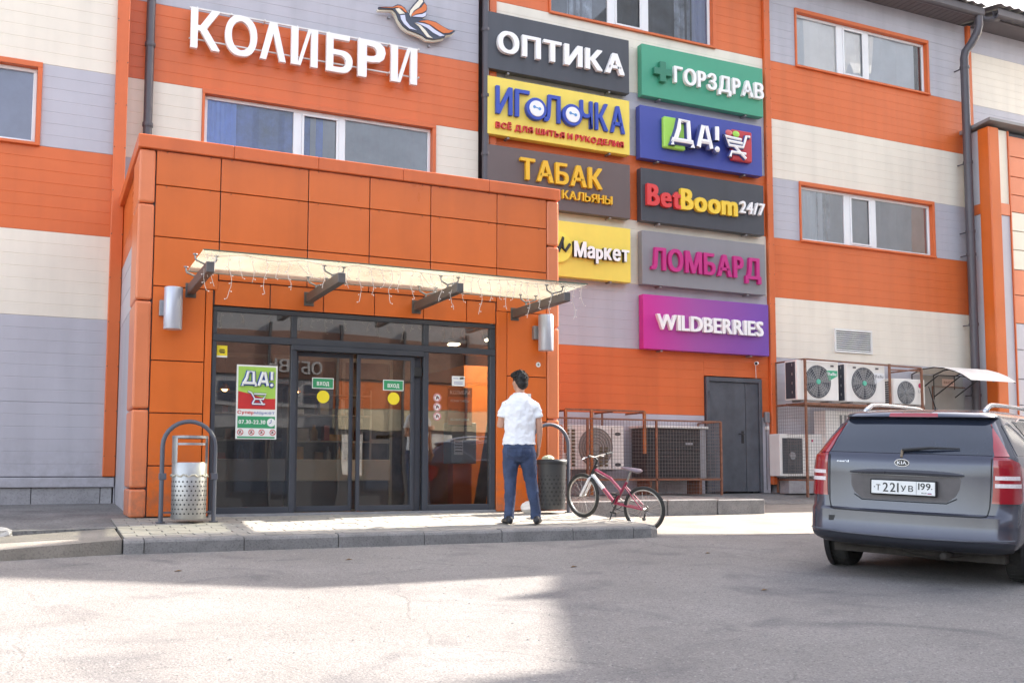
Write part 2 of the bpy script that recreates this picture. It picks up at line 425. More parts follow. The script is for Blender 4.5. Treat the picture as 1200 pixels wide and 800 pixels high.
# pavement in front of the entrance
s = MB()
X0, X1 = 0.74, 6.46
s.add([(X0, 10.02, pz(10.02)-0.03), (X1, 10.02, pz(10.02)-0.03), (X1, 12.5, pz(12.5)-0.03), (X0, 12.5, pz(12.5)-0.03),
       (X0, 10.02, 0.2), (X1, 10.02, 0.2), (X1, 12.5, 0.2), (X0, 12.5, 0.2)], [(0, 1, 2, 3), (0, 4, 5, 1), (1, 5, 6, 2), (2, 6, 7, 3), (3, 7, 4, 0)])
pav = tag(s.build('pavement', DIRT), kind='structure')
tw, th = 0.26, 0.158
tm = None; rows = 13
for r in range(rows):
    y0 = 10.03+r*th
    off = (r % 2)*tw/2
    x = X0-off
    while x < X1-0.02:
        a, b = max(x, X0)+0.004, min(x+tw, X1)-0.004
        if b-a > 0.03:
            full = abs((b-a)-(tw-0.008)) < 1e-4
            cx, cy = (a+b)/2, y0+th/2
            if full and tm:
                o = bpy.data.objects.new('paving_tile', tm); COL.objects.link(o); o.parent = pav; ORIG[o] = ORIG[pav]
            else:
                k = MB(); hx = (b-a)/2; k.box(-hx, hx, -th/2+0.004, th/2-0.004, -0.04, 0)
                o = k.build('paving_tile', PAVE, pav, bevel=0.004)
                if full: tm = o.data
            o.location = (cx, cy, pz(cy)-0.002+random.uniform(-.003, .003))
            o.rotation_euler = (0.045+random.uniform(-.006, .006), random.uniform(-.006, .006), 0)
        x += tw
# kerb stones along the road
kx = [0.72, 0.90, 1.80, 2.72, 3.62, 4.50, 5.36, 6.14, 6.50]
for i in range(len(kx)-1):
    a, b = kx[i]+0.004, kx[i+1]-0.004
    k = MB()
    y0 = 9.86+random.uniform(-.008, .008)
    t = pz(9.95)+random.uniform(-.006, .004)
    prof = [(y0-0.01, 0.25), (y0, t-0.03), (y0+0.012, t-0.01), (y0+0.035, t), (10.015, t+0.003), (10.015, 0.25)]
    if i == len(kx)-2:
        prof2 = [(y+0.06 if y < 10 else y, z-0.02 if z > .3 else z) for y, z in prof]
        k.loft([[(a, y, z) for y, z in prof], [(b-0.12, y, z) for y, z in prof], [(b, y, z) for y, z in prof2]])
    else:
        k.prism(prof, a, b, 'x')
    k.build('kerb_stone', KERB, pav)
for i in range(3):    # short end run on the bicycle's side
    y0 = 10.03+i*0.8
    k = MB(); k.add([(6.465, y0, 0.3), (6.56, y0, 0.3), (6.56, y0+.79, 0.3), (6.465, y0+.79, 0.3), (6.465, y0, pz(y0)), (6.55, y0, pz(y0)-.01), (6.55, y0+.79, pz(y0+.79)-.01), (6.465, y0+.79, pz(y0+.79))],
                    [(0, 1, 2, 3), (4, 5, 6, 7), (0, 1, 5, 4), (1, 2, 6, 5), (2, 3, 7, 6), (3, 0, 4, 7)])
    k.build('kerb_stone', KERB, pav, bevel=0.01)
# sloped kerb ramp on the left
RED = mat('faded_red_paint', (0.40, 0.12, 0.11), 0.9, var=0.4, scale=7, speck=0.9, sscale=9, speck_col=(0.2, 0.19, 0.19))
k = MB()
a = [(0.71, 9.88, pz(9.9)), (0.71, 10.95, pz(10.95)), (-2.4, 10.2, gz(10.2)+0.03), (-2.4, 9.2, gz(9.2)+0.012)]
k.add(a+[(x, y, 0.2) for x, y, z in a], [(0, 1, 2, 3), (4, 5, 6, 7), (0, 1, 5, 4), (1, 2, 6, 5), (2, 3, 7, 6), (3, 0, 4, 7)])
rmp = tag(k.build('ramp', SAND), kind='structure')
k = MB()
k.add([(0.68, 9.875, gz(9.9)+.01), (0.10, 9.75, gz(9.75)+.01), (0.10, 9.75, gz(9.75)+.085), (0.68, 9.875, pz(9.9)-.012)], [(0, 1, 2, 3)])
k.build('paint_patch', RED, rmp)
k = MB()
k.add([(x, y, z) for x, y, z in ((-6, 10.9, gz(10.9)+.05), (0.735, 11.0, pz(11)-.004), (0.735, 12.0, pz(12.0)-.004), (1.0, 12.1, pz(12.1)-.004), (1.0, 15.28, 0.76), (-6, 15.02, 0.73))], [(0, 1, 2, 3, 4, 5)])
k.add([(-6, 10.9, gz(10.9)+.05), (0.72, 11.0, pz(11)), (0.72, 11.0, 0.3), (-6, 10.9, 0.3)], [(0, 1, 2, 3)])
tag(k.build('pavement', DIRT, fix=False), kind='structure')
k = MB(); k.sphere((0, 0, 0), (0.13, 0.09, 0.07), 8, 6)
for i, p in enumerate(k.v): k.v[i] = (p[0]*random.uniform(.8, 1.15), p[1]*random.uniform(.8, 1.15), p[2])
k.v = [(x+-0.32, y+10.78, z+0.60) for x, y, z in k.v]
tag(k.build('stone', CONC, orig=(-0.32, 10.78, 0.55)), 'pale broken concrete lump by the ramp in front of the left wall', 'stone')
# ------------------------------------------------------------------ main building
YM = 15.3
BLD = thing('shopping_centre', 'long three storey building clad in orange, cream and lilac grey siding behind the entrance', 'building', (6, YM, 0.7))
def siding(x0, x1, z0, z1, y, m, parent=None, pitch=0.167, name='siding_panel'):
    k = MB(); nb = max(1, round((z1-z0)/pitch)); p = (z1-z0)/nb
    prof = [(y+0.30, z0+0.002)]
    for i in range(nb):
        z = z0+i*p
        prof += [(y+0.0035, z+0.0015), (y, z+0.006), (y, z+p-0.0045), (y+0.0035, z+p-0.001)]
    prof += [(y+0.30, z1-0.002)]
    k.prism(prof, x0+0.002, x1-0.002, 'x')
    return k.build(name, m, parent or BLD)
def bands(x0, x1, rows, y=YM, step=None, parent=None):
    """rows: (z0, z1, material); long bands broken into panels about step wide"""
    for z0, z1, m in rows:
        siding(x0, x1, z0, z1, y, m, parent)
LV = [0.79, 2.22, 3.38, 4.55, 5.72, 6.91, 8.09, 9.26, 10.45, 11.0]
# core walls behind the siding
k = MB()
k.box(-14, 30, YM+0.34, YM+12, 0.3, 10.95)
k.box(-14, 0.94, 15.33, YM+0.338, 0.3, 9.5)
k.build('wall_core', mat('dark_core', (0.10, 0.10, 0.11), 0.8), BLD)
# section A
bands(0.98, 6.53, [(8.09, 9.26, GREYS), (9.26, 10.45, ORANGE), (10.45, 11.0, GREYS), (6.91, 8.09, ORANGE)])
bands(0.98, 2.03, [(5.72, 6.91, CREAM)]); bands(5.76, 6.53, [(5.72, 6.91, CREAM)])
bands(0.98, 6.53, [(0.79, 2.22, GREYS), (2.22, 3.38, GREYS), (3.38, 4.55, GREYS), (4.55, 5.72, GREYS)])
# section B
bands(6.84, 7.87, [(9.26, 10.45, ORANGE)]); bands(11.45, 12.58, [(9.26, 10.45, ORANGE)])
bands(6.84, 12.58, [(8.09, 9.26, CREAM), (6.91, 8.09, GREYS), (5.72, 6.91, ORANGE), (4.55, 5.72, CREAM), (3.38, 4.55, GREYS), (10.45, 11.0, GREYS)])
bands(6.36, 11.08, [(2.22, 3.38, ORANGE), (0.79, 2.22, GREYS)]); bands(12.40, 12.58, [(2.22, 2.96, ORANGE), (0.79, 2.22, GREYS)]); bands(11.08, 12.58, [(2.96, 3.38, ORANGE)])
bands(6.36, 6.84, [(3.38, 4.55, GREYS)])
# section C
bands(12.73, 13.40, [(9.26, 10.45, GREYS)]); bands(17.06, 18.2, [(9.26, 10.45, GREYS)])
bands(12.73, 13.42, [(5.72, 6.91, GREYS)]); bands(17.08, 18.2, [(5.72, 6.91, GREYS)])
bands(12.73, 18.2, [(10.45, 11.0, GREYS), (8.09, 9.26, ORANGE), (6.91, 8.09, CREAM), (4.55, 5.72, ORANGE), (3.38, 4.55, CREAM), (2.22, 3.38, GREYS), (0.79, 2.22, GREYS)])
# section D (above the right wing)
bands(18.32, 20.5, [(10.45, 11.0, GREYS), (9.26, 10.45, CREAM), (8.0, 9.26, GREYS)]); bands(20.6, 30, [(10.45, 11.0, GREYS), (9.26, 10.45, CREAM), (8.0, 9.26, GREYS)])
# vertical trims
def trim(x0, x1, z0, z1, y, m=TRIM, name='corner_trim', d=0.07):
    k = MB(); k.box(x0, x1, y-d, y+0.05, z0, z1); return k.build(name, m, BLD, bevel=0.008)
trim(6.70, 6.838, 0.8, 11.0, YM); trim(12.585, 12.725, 0.95, 11.0, YM); trim(18.21, 18.31, 8.6, 11.0, YM)
trim(20.5, 20.6, 8.6, 11.0, YM, GREYS)
# left wing
YL = 15.0
bands(-14, -4.4, [(6.80, 9.5, CREAM), (5.64, 6.80, GREYS)], YL)
bands(-4.4, 0.80, [(6.80, 9.5, CREAM)], YL); bands(-0.14, 0.80, [(5.64, 6.80, GREYS)], YL)
bands(-14, 0.80, [(4.46, 5.64, ORANGE)], YL)
for a, b in ((-14, -4.0), (-4.0, 0.80)): bands(a, b, [(3.29, 4.46, CREAM), (2.12, 3.29, GREYS), (1.12, 2.12, GREYS)], YL)
k = MB(); k.box(-14, 0.95, YL-0.03, YL+0.05, 0.975, 1.11); k.build('drip_flashing', GREYS, BLD, bevel=0.006)
x = -6.1
while x < 0.9:
    k = MB(); b = min(x+0.86, 0.93); k.box(x+.004, b-.004, YL+0.012+random.uniform(0, .006), YL+0.075, 0.55, 0.97); k.build('plinth_block', CONC, BLD, bevel=0.005); x += 0.86
k = MB(); k.box(0.795, 0.96, YL-0.07, YM+0.06, 1.12, 9.5); k.build('corner_trim', TRIM, BLD, bevel=0.01)
k = MB(); k.box(0.945, 0.96, YL+0.01, YM+0.05, 0.6, 1.118); k.build('corner_trim', GREYS, BLD)
# small fixings on the trim edges
k = MB()
for z in [1.4+0.62*i for i in range(13)]:
    for xx in (0.80, 0.955): k.lathe([(0.0, 0.008), (0.009, 0.006), (0.010, 0)], (xx-0.006 if xx > .9 else xx+.008, YL-0.07, z), 6, 'y')
k.build('screw_heads', RUST, BLD)
k = MB()
for xx in (12.6, 12.71, 6.715, 6.825):
    for z in [1.5+0.58*i for i in range(16)]: k.lathe([(0.0, 0.007), (0.008, 0.005), (0.009, 0)], (xx, YM-0.07, z), 6, 'y')
k.build('screw_heads', RUST, BLD)
# windows
FILM = mat('blue_film', (0.07, 0.13, 0.42), 0.4, var=0.6, scale=2.2, bump=1.0, bscale=6)
BLIND = mat('white_blind', (0.90, 0.91, 0.93), 0.6, var=0.06)  # blinds whitened further to stand in for the sky's reflection
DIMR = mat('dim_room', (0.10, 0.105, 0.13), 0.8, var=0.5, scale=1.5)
GREYF = mat('grey_room', (0.36, 0.37, 0.40), 0.7, var=0.25, scale=1.0)
CRINK = mat('crinkled_film', (0.34, 0.35, 0.40), 0.25, var=0.8, scale=3.0, bump=1.0, bscale=5)
def window(x0, x1, z0, z1, y, muls, backs, rev=0.14, pane_m=WGLASS):
    """orange reveal (the part), white frame, panes and what hangs behind them as sub-parts"""
    t = 0.06
    k = MB()
    k.box(x0-0.0, x1+0.0, y-0.035, y+rev, z1-t, z1+0.015); k.box(x0, x1, y-0.05, y+rev, z0-0.03, z0+0.012)
    k.box(x0, x0+t*.6, y-0.034, y+rev, z0+.013, z1-t-.001); k.box(x1-t, x1, y-0.034, y+rev, z0+.013, z1-t-.001)
    W_ = k.build('window', TRIM, BLD, bevel=0.004)
    a, b, c, d = x0+t*.6+.002, x1-t-.002, z0+0.014, z1-t-.002
    f = 0.05; yf = y+rev*0.45
    k = MB(); k.box(a, b, yf, yf+.06, d-f, d); k.box(a, b, yf, yf+.06, c, c+f); k.box(a, a+f, yf+.001, yf+.06, c+f, d-f); k.box(b-f, b, yf+.001, yf+.06, c+f, d-f)
    for m0, m1 in muls: k.box(m0, m1, yf+.001, yf+.06, c+f, d-f)
    k.build('frame', WHITE, W_, bevel=0.006)
    cuts = [a+f]+[v for mm in muls for v in mm]+[b-f]
    for i in range(0, len(cuts), 2):
        k = MB(); k.add([(cuts[i], yf+.03, c+f), (cuts[i+1], yf+.03, c+f), (cuts[i+1], yf+.03, d-f), (cuts[i], yf+.03, d-f)], [(0, 1, 2, 3)])
        k.build('pane', pane_m, W_, fix=False)
        if i == 2:   # opening sash
            q = MB(); e = 0.035; A, B, C, D = cuts[i]+.002, cuts[i+1]-.002, c+f+.002, d-f-.002
            q.box(A, B, yf-.012, yf+.02, D-e, D); q.box(A, B, yf-.012, yf+.02, C, C+e); q.box(A, A+e, yf-.011, yf+.02, C+e, D-e); q.box(B-e, B, yf-.011, yf+.02, C+e, D-e)
            q.build('sash', WHITE, W_, bevel=0.005)
    for bx0, bx1, bm_, dy in backs:
        k = MB(); nseg = 14
        vs = []
        for i in range(nseg+1):
            u = bx0+(bx1-bx0)*i/nseg; yy = yf+dy+0.02*math.sin(i*1.7)
            vs += [(u, yy, c), (u, yy, d)]
        k.add(vs, [(2*i, 2*i+2, 2*i+3, 2*i+1) for i in range(nseg)])
        k.build('curtain', bm_, W_, fix=False)
    return W_
k = MB()   # pockets behind windows so the rooms have depth are cut as dark niches
window(2.03, 5.76, 5.74, 6.90, YM, [(3.42, 3.55), (4.14, 4.25)], [(2.05, 2.55, mat('pale_blue_film', (0.20, 0.34, 0.80), .5, var=.15), 0.052), (2.5, 3.9, FILM, 0.075), (3.7, 5.7, GREYF, 0.062)])
window(7.87, 11.45, 9.27, 10.44, YM, [(9.11, 9.27), (9.84, 9.99)], [(7.9, 11.0, DIMR, 0.075), (10.6, 11.05, CRINK, 0.06), (10.95, 11.4, mat('lilac_blind', (0.42, 0.44, 0.60), .5), 0.052), (8.3, 8.8, CRINK, 0.058)])
window(13.40, 17.06, 9.27, 10.44, YM, [(14.56, 14.72), (15.29, 15.42)], [(13.42, 16.75, BLIND, 0.062), (16.75, 17.0, DIMR, 0.07)], pane_m=SKYGL)
window(13.42, 17.08, 5.73, 6.90, YM, [(14.64, 14.80), (15.35, 15.50)], [(13.44, 14.1, BLIND, 0.055), (14.0, 17.0, GREYF, 0.075), (13.9, 14.3, CRINK, .06)], pane_m=MIDGL)
window(-4.40, -0.14, 5.66, 6.79, YL, [(-2.9, -2.75), (-2.0, -1.88)], [(-4.3, -0.2, mat('lilac_blind2', (0.42, 0.41, 0.55), .5, var=.1), 0.06)])
# ventilation grille
k = MB(); k.box(14.23, 15.22, YM-0.03, YM+.02, 3.555, 3.60); k.box(14.23, 15.22, YM-0.03, YM+.02, 3.99, 4.035); k.box(14.23, 14.27, YM-0.029, YM+.02, 3.60, 3.99); k.box(15.18, 15.22, YM-0.029, YM+.02, 3.60, 3.99)
V = k.build('vent_grille', WHITEM, BLD, bevel=.004)
k = MB(); k.box(14.27, 15.18, YM-.002, YM+.005, 3.6, 3.99); k.build('grille_recess', BLACK, V)
for i in range(9):
    z = 3.615+i*0.042; k = MB()
    k.add([(14.27, YM-.026, z), (15.18, YM-.026, z), (15.18, YM-.006, z+.024), (14.27, YM-.006, z+.024), (14.27, YM-.022, z-.003), (15.18, YM-.022, z-.003)], [(0, 1, 2, 3), (0, 4, 5, 1)])
    k.build('slat', WHITEM, V, fix=False)
# metal door
k = MB(); D0, D1, DZ = 11.10, 12.38, 2.94
k.box(D0, D0+.07, YM-.05, YM+.05, .80, DZ); k.box(D1-.07, D1, YM-.05, YM+.05, .80, DZ); k.box(D0+.07, D1-.07, YM-.05, YM+.05, DZ-.08, DZ)
DR = k.build('metal_door', mat('dark_grey_door_paint', (0.085, 0.09, 0.105), 0.45, var=0.25, scale=3, streak=.2), BLD, bevel=.006)
dm = MATS['dark_grey_door_paint']
k = MB(); k.box(D0+.075, 12.0, YM-.02, YM+.03, .82, DZ-.085); k.build('door_leaf', dm, DR, bevel=.006)
k = MB(); k.box(12.012, D1-.075, YM-.02, YM+.03, .82, DZ-.085); k.build('door_leaf', dm, DR, bevel=.006)
k = MB(); k.box(11.90, 11.95, YM-.03, YM-.018, 1.72, 1.95); k.tube([(11.925, YM-.03, 1.89), (11.925, YM-.07, 1.89), (11.80, YM-.075, 1.895)], .011); k.build('handle', BLACK, DR)
k = MB()
for z in (1.1, 2.55): k.tube([(D0+.06, YM-.055, z), (D0+.06, YM-.055, z+.13)], .014)
k.build('hinge', dm, DR)
# roof: soffit, gutter, corrugated sheet
k = MB(); k.box(-14, 18.05, 14.86, YM+.06, 11.0, 11.03); SOF = mat('dark_soffit', (0.14, 0.125, 0.13), .6, var=.1)
R_ = k.build('roof', SOF, BLD)
k = MB()
for i in range(110):
    x = 18.0-i*0.155
    if x < 1: break
    k.box(x, x+.012, 14.87, YM, 10.994, 10.999)
k.build('soffit_joints', DARKM, R_, fix=False)
k = MB(); gp = [(14.72, 11.16), (14.72, 11.02), (14.75, 10.985), (14.80, 10.97), (14.84, 10.985), (14.865, 11.02), (14.865, 11.16), (14.855, 11.16), (14.85, 11.04), (14.80, 10.99), (14.735, 11.04), (14.73, 11.16)]
k.prism(gp, -14, 18.15, 'x'); k.build('gutter', DARKM, R_)
def corr(x0, x1, y0, y1, z0, z1):
    k = MB(); vs = []; n = int((x1-x0)/0.045)
    for i in range(n+1):
        x = x0+(x1-x0)*i/n; h = (0, .012, .035, .035, .012, 0)[i % 6]
        vs += [(x, y0, z0+h), (x, y1, z1+h), (x, y0, z0+h-.012), (x, y1, z1+h-.012)]
    k.add(vs, [(4*i, 4*i+4, 4*i+5, 4*i+1) for i in range(n)]+[(4*i, 4*i+2, 4*i+6, 4*i+4) for i in range(n)]+[(4*i+2, 4*i+3, 4*i+7, 4*i+6) for i in range(n)])
    return k
corr(-14, 18.2, 14.66, 21, 11.19, 12.3).build('roof_sheet', mat('grey_roof_sheet', (0.30, 0.28, 0.29), .5, var=.1), R_, fix=False)
k = MB(); k.box(18.35, 30, 14.80, YM+.06, 11.0, 11.03)
R2 = k.build('roof', SOF, BLD)
k = MB(); k.prism([(y-.10, z+.02) for y, z in gp], 18.45, 30, 'x'); k.build('gutter', DARKM, R2)
corr(18.35, 30, 14.55, 21, 11.23, 12.3).build('roof_sheet', MATS['grey_roof_sheet'], R2, fix=False)
k = MB(); k.tube([(18.6, 14.74, 11.02), (18.45, 14.78, 11.0), (18.3, 14.82, 10.98), (18.1, 14.84, 10.98)], .06, 12); k.build('gutter_outlet', DARKM, R2, smooth=True)
# downpipes
def downpipe(path, r, lab, brk):
    t = thing('downpipe', lab, 'drainpipe', (path[-1][0], path[-1][1], path[-1][2]))
    k = MB(); k.tube(path, r, 14); k.build('pipe', DARKM, t, smooth=True, autos=.7)
    for z in brk:
        x, y = path[-1][0], path[-1][1]
        k = MB(); k.lathe([(r+.012, -.03), (r+.014, 0), (r+.012, .03)], (x, y, z), 14); k.box(x-.015, x+.015, y+r, YM-.001, z-.01, z+.01); k.build('bracket', DARKM, t, smooth=False)
    return t
downpipe([(1.26, YM-.12, 10.98), (1.26, YM-.12, 5.06)], .062, 'dark drainpipe running down behind the left corner of the orange entrance', (6.2, 7.4, 8.6, 9.8))
downpipe([(6.61, YM-.12, 10.98), (6.61, YM-.12, 5.06)], .058, 'dark drainpipe between the white roof letters and the shop signs', (5.6, 6.5, 7.5, 8.65, 9.7))
downpipe([(18.05, 14.80, 10.98), (18.05, 14.80, 10.78), (18.03, 14.84, 10.62), (17.95, 14.94, 10.40), (17.86, 15.01, 10.25), (17.84, 15.03, 10.1), (17.84, 15.03, 0.9)], .088, 'thick dark drainpipe with an elbow near the right end of the facade', (1.9, 2.8, 4.3, 5.8, 6.3, 7.8, 9.9))
t = thing('downpipe', 'thin pale cable duct running beside the thick dark drainpipe', 'duct', (18.06, 15.2, 1.0))
k = MB(); k.tube([(18.0, 15.25, 7.9), (18.0, 15.25, 1.0)], .022, 8); k.build('pipe', mat('pale_duct', (0.6, 0.52, 0.4), .6), t); t.name = 'cable_duct'
# ------------------------------------------------------------------ right wing
WG = thing('side_wing', 'projecting wing with an orange corner column and horizontal cassette panels at the right edge', 'building', (18.5, 14.7, 0.7))
k = MB(); k.box(18.075, 30, 14.75, YM+.30, 0.3, 8.5); k.build('wall_core', MATS['dark_core'], WG)
k = MB(); k.box(18.05, 18.072, 14.90, YM-.001, .5, 6.68); k.build('side_panel', CASSG, WG)
k = MB(); k.box(18.05, 18.072, 14.90, YM-.001, 6.90, 8.5); k.build('side_panel', CASSG, WG)
k = MB(); k.box(18.035, 18.072, 14.90, YM-.001, 6.682, 6.898); k.build('side_band', TRIM, WG)
k = MB(); k.box(17.98, 18.295, 14.60, 14.895, .5, 8.5); k.build('corner_column', CASS, WG, bevel=.02)
k = MB(); k.box(18.303, 18.64, 14.69, 14.748, .5, 6.64); k.build('cladding_panel', CASSG, WG, bevel=.004)
k = MB(); k.box(18.303, 18.64, 14.69, 14.748, 6.90, 8.5); k.build('cladding_panel', CASSC, WG, bevel=.004)
k = MB(); k.box(18.303, 18.64, 14.67, 14.748, 6.645, 6.895); k.build('side_band', CASSP, WG, bevel=.004)
k = MB(); k.box(18.643, 18.67, 14.66, 14.748, .5, 8.5); k.build('corner_trim', TRIM, WG)
zr = [8.42, 7.97, 7.53, 7.13, 6.75, 6.34, 5.93, 5.50, 4.95, 4.34, 3.78, 3.15, 2.6, 2.0, 1.4, .8]
for i in range(len(zr)-1):
    m = CASSP if i < 4 else CASSC if i < 7 else CASSP if i < 9 else CASSG
    for a, b in ((18.68, 20.6), (20.6, 22.6), (22.6, 24.6)):
        k = MB(); k.box(a+.004, b-.006, 14.70, 14.748, zr[i+1]+.008, zr[i]-.008); k.build('cladding_panel', m, WG, bevel=.004)
k = MB(); k.add([(17.93, 15.33, 8.50), (17.93, 14.52, 8.60), (30, 14.52, 8.60), (30, 15.33, 8.70), (17.93, 15.33, 8.58), (17.93, 14.52, 8.66), (30, 14.52, 8.66), (30, 15.33, 8.78)],
                [(0, 1, 2, 3), (4, 5, 6, 7), (0, 1, 5, 4), (1, 2, 6, 5), (2, 3, 7, 6), (3, 0, 4, 7)]); k.build('roof_cap', mat('grey_flashing', (0.25, 0.24, 0.24), .5), WG)
# ------------------------------------------------------------------ entrance vestibule
YE = 12.07
VE = thing('entrance_vestibule', 'orange cassette clad entrance block with dark framed sliding glass doors', 'entrance', (3.6, YE, 0.66))
def cass(x0, x1, z0, z1, m=CASS, y=YE, g=0.006):
    k = MB(); cx, cz = (x0+x1)/2, (z0+z1)/2; k.box(x0+g, x1-g, y, y+.035, z0+g, z1-g)
    a, b = random.uniform(-.004, .004), random.uniform(-.004, .004)
    k.v = [(u, v+a*(u-cx)+b*(w_-cz), w_) for u, v, w_ in k.v]
    o = k.build('cladding_panel', m, VE, bevel=.004)
    for i, (u, w_) in enumerate(((x0+.12, z1-.004), (x1-.12, z1-.004))):
        if z0 > 3.8: q = MB(); q.lathe([(0, .006), (.007, .004), (.008, 0)], (u, y-.001, w_-.014), 6, 'y'); q.build('fixing', RUST, o)
    return o
XC = [1.11, 1.84, 2.89, 3.67, 4.49, 5.43, 6.17]
for i in range(6):
    cass(XC[i], XC[i+1], 4.49, 4.895); cass(XC[i], XC[i+1], 3.885, 4.49)
    cass(XC[i], XC[i+1], 3.43 if 0 < i < 5 else 3.31, 3.885)
xf = [1.80, 2.45, 3.1, 3.75, 4.4, 5.0, 5.42]
for i in range(6): cass(xf[i], xf[i+1], 3.135, 3.43, y=YE+.012)
for z0, z1 in ((2.455, 3.31), (1.855, 2.455), (1.255, 1.855), (0.68, 1.255)):
    cass(1.11, 1.70, z0, z1); cass(5.58, 6.17, z0, z1)
for a, b in ((1.70, 1.785), (5.425, 5.58)): 
    k = MB(); k.box(a+.005, b-.004, YE+.004, YE+.10, .68, 3.31); k.build('jamb_panel', CASS, VE, bevel=.004)
PZ = [0.67, 1.0, 1.895, 3.135, 4.26, 4.895]
for i in range(5):
    k = MB(); k.box(0.925, 1.104, YE-.012, YE+.75, PZ[i]+.006, PZ[i+1]-.006); k.build('corner_column_panel', CASSP, VE, bevel=.028, seg=3)  # paler orange puts grazing sunlight into the entrance columns' colour
    k = MB(); k.box(6.176, 6.355, YE-.012, YE+.75, PZ[i]+.006, PZ[i+1]-.006); k.build('corner_column_panel', CASSP, VE, bevel=.028, seg=3)
cw = [0.905, 1.98, 3.0, 4.1, 5.3, 6.365]
for i in range(5):
    k = MB(); k.box(cw[i]+.002, cw[i+1]-.002, YE-.04, YE+.3, 4.90, 5.055); k.build('coping', TRIM, VE, bevel=.006)
for x0, x1 in ((0.905, 1.12), (6.15, 6.365)):
    k = MB(); k.box(x0, x1, YE+.302, YM, 4.90, 5.053); k.build('coping', TRIM, VE, bevel=.006)
# left side: upper grey panels above an open side, orange cap
for z0, z1, m in ((4.02, 4.30, TRIM), (3.80, 4.02, CASSG), (3.50, 3.80, CASSG), (3.18, 3.50, CASSG), (4.30, 4.895, CASS)):
    k = MB(); k.box(.965, 1.0, YE+.755, YM-.003, z0+.004, z1-.004); k.build('side_panel', m, VE, bevel=.003)
k = MB(); k.box(.967, 1.0, YE+.755, YM-.003, .7, 3.176); k.build('side_panel', GREYS, VE)
k = MB(); k.box(6.30, 6.335, YE+.755, YM-.003, .7, 4.895); k.build('side_panel', CASS, VE)
dk = MATS['dark_core']
k = MB(); k.box(1.0, 6.3, YE+.04, YM, 3.14, 4.86); k.box(1.01, 1.69, YE+.04, YE+.3, .68, 3.138); k.box(5.6, 6.29, YE+.04, YE+.3, .68, 3.138); k.build('backing', dk, VE)
# dark frame
def fr(x0, x1, z0, z1, y0=YE+.03, y1=YE+.11, name='door_frame', b=.004):
    k = MB(); k.box(x0, x1, y0, y1, z0, z1); return k.build(name, FRAME, VE, bevel=b)
FRM = fr(1.79, 5.42, 3.075, 3.13)
fr(1.79, 5.42, 2.72, 2.80, YE+.02, YE+.13); fr(2.725, 4.41, 2.655, 2.718, YE+.0, YE+.12, 'sliding_door_head')
for a, b in ((1.79, 1.84), (2.72, 2.785), (4.415, 4.485), (5.345, 5.42)):
    fr(a, b, 2.802, 3.073); fr(a, b, .70, 2.718, YE+.025, YE+.12)
for a, b in ((1.842, 2.718), (4.487, 5.343)): fr(a, b, .70, .775); 
k = MB(); k.box(1.79, 5.42, YE-.005, YE+.17, .655, .70); k.build('door_sill', GALV, VE)
def pane(x0, x1, z0, z1, y, parent=VE, m=GLASS, name='glass_pane'):
    k = MB(); k.box(x0, x1, y, y+.008, z0, z1); return k.build(name, m, parent)
for a, b in ((1.842, 2.718), (2.787, 4.413), (4.487, 5.343)): pane(a, b, 2.802, 3.073, YE+.07)
pane(1.842, 2.718, .777, 2.718, YE+.07); pane(4.487, 5.343, .777, 2.718, YE+.07)
def leaf(x0, x1, y):
    k = MB(); k.box(x0, x0+.045, y, y+.04, .71, 2.65); k.box(x1-.045, x1, y, y+.04, .71, 2.65); k.box(x0+.045, x1-.045, y+.001, y+.039, .71, .775); k.box(x0+.045, x1-.045, y+.001, y+.039, 2.60, 2.65)
    d = k.build('sliding_door', FRAME, VE, bevel=.003)
    pane(x0+.046, x1-.046, .776, 2.599, y+.016, d, name='glass_pane')
    return d
leaf(2.79, 3.525, YE+.14); leaf(3.55, 4.30, YE+.05)
fr(4.31, 4.405, .70, 2.65, YE+.10, YE+.14)
k = MB(); k.box(4.30, 4.40, YE+.045, YE+.09, 2.40, 2.52); k.build('door_sensor', BLACK, VE, bevel=.006)
# interior
IN = mat('lobby_wall', (0.42, 0.36, 0.30), .7, var=.2); INF = mat('lobby_floor', (0.22, 0.20, 0.18), .3, var=.25, scale=3)
k = MB(); k.box(1.0, 6.3, YE+.17, YM-.07, .62, .665); k.build('lobby_floor', INF, VE)
k = MB(); k.box(1.72, 1.76, YE+.3, YM-.07, .67, 3.13); k.build('lobby_wall', IN, VE)
k = MB(); k.box(1.76, 6.29, YM-.09, YM-.05, .67, 3.13); k.build('lobby_wall', mat('lobby_back', (0.16, 0.13, 0.12), .5, var=.6, scale=2.5), VE)
k = MB(); k.box(6.24, 6.29, YE+.31, YM-.1, .67, 3.13); k.build('lobby_wall', mat('lobby_orange', (0.72, 0.24, 0.04), .5, var=.1), VE)
for i, (a, b) in enumerate(((2.0, 3.0), (3.05, 4.05), (4.1, 4.9))):   # inner glazed screen
    k = MB(); k.box(a, a+.05, YM-.5, YM-.45, .67, 2.9); k.box(b-.05, b, YM-.5, YM-.45, .67, 2.9); k.box(a+.05, b-.05, YM-.5, YM-.45, 1.62, 1.68); k.box(a+.05, b-.05, YM-.5, YM-.45, 2.84, 2.9)
    k.build('inner_screen', mat('pale_inner_frame', (0.35, 0.34, 0.32), .5), VE)
k = MB(); k.box(5.62, 6.23, YE+1.6, YM-.1, .67, 2.75); k.build('lobby_partition', MATS['lobby_orange'], VE)
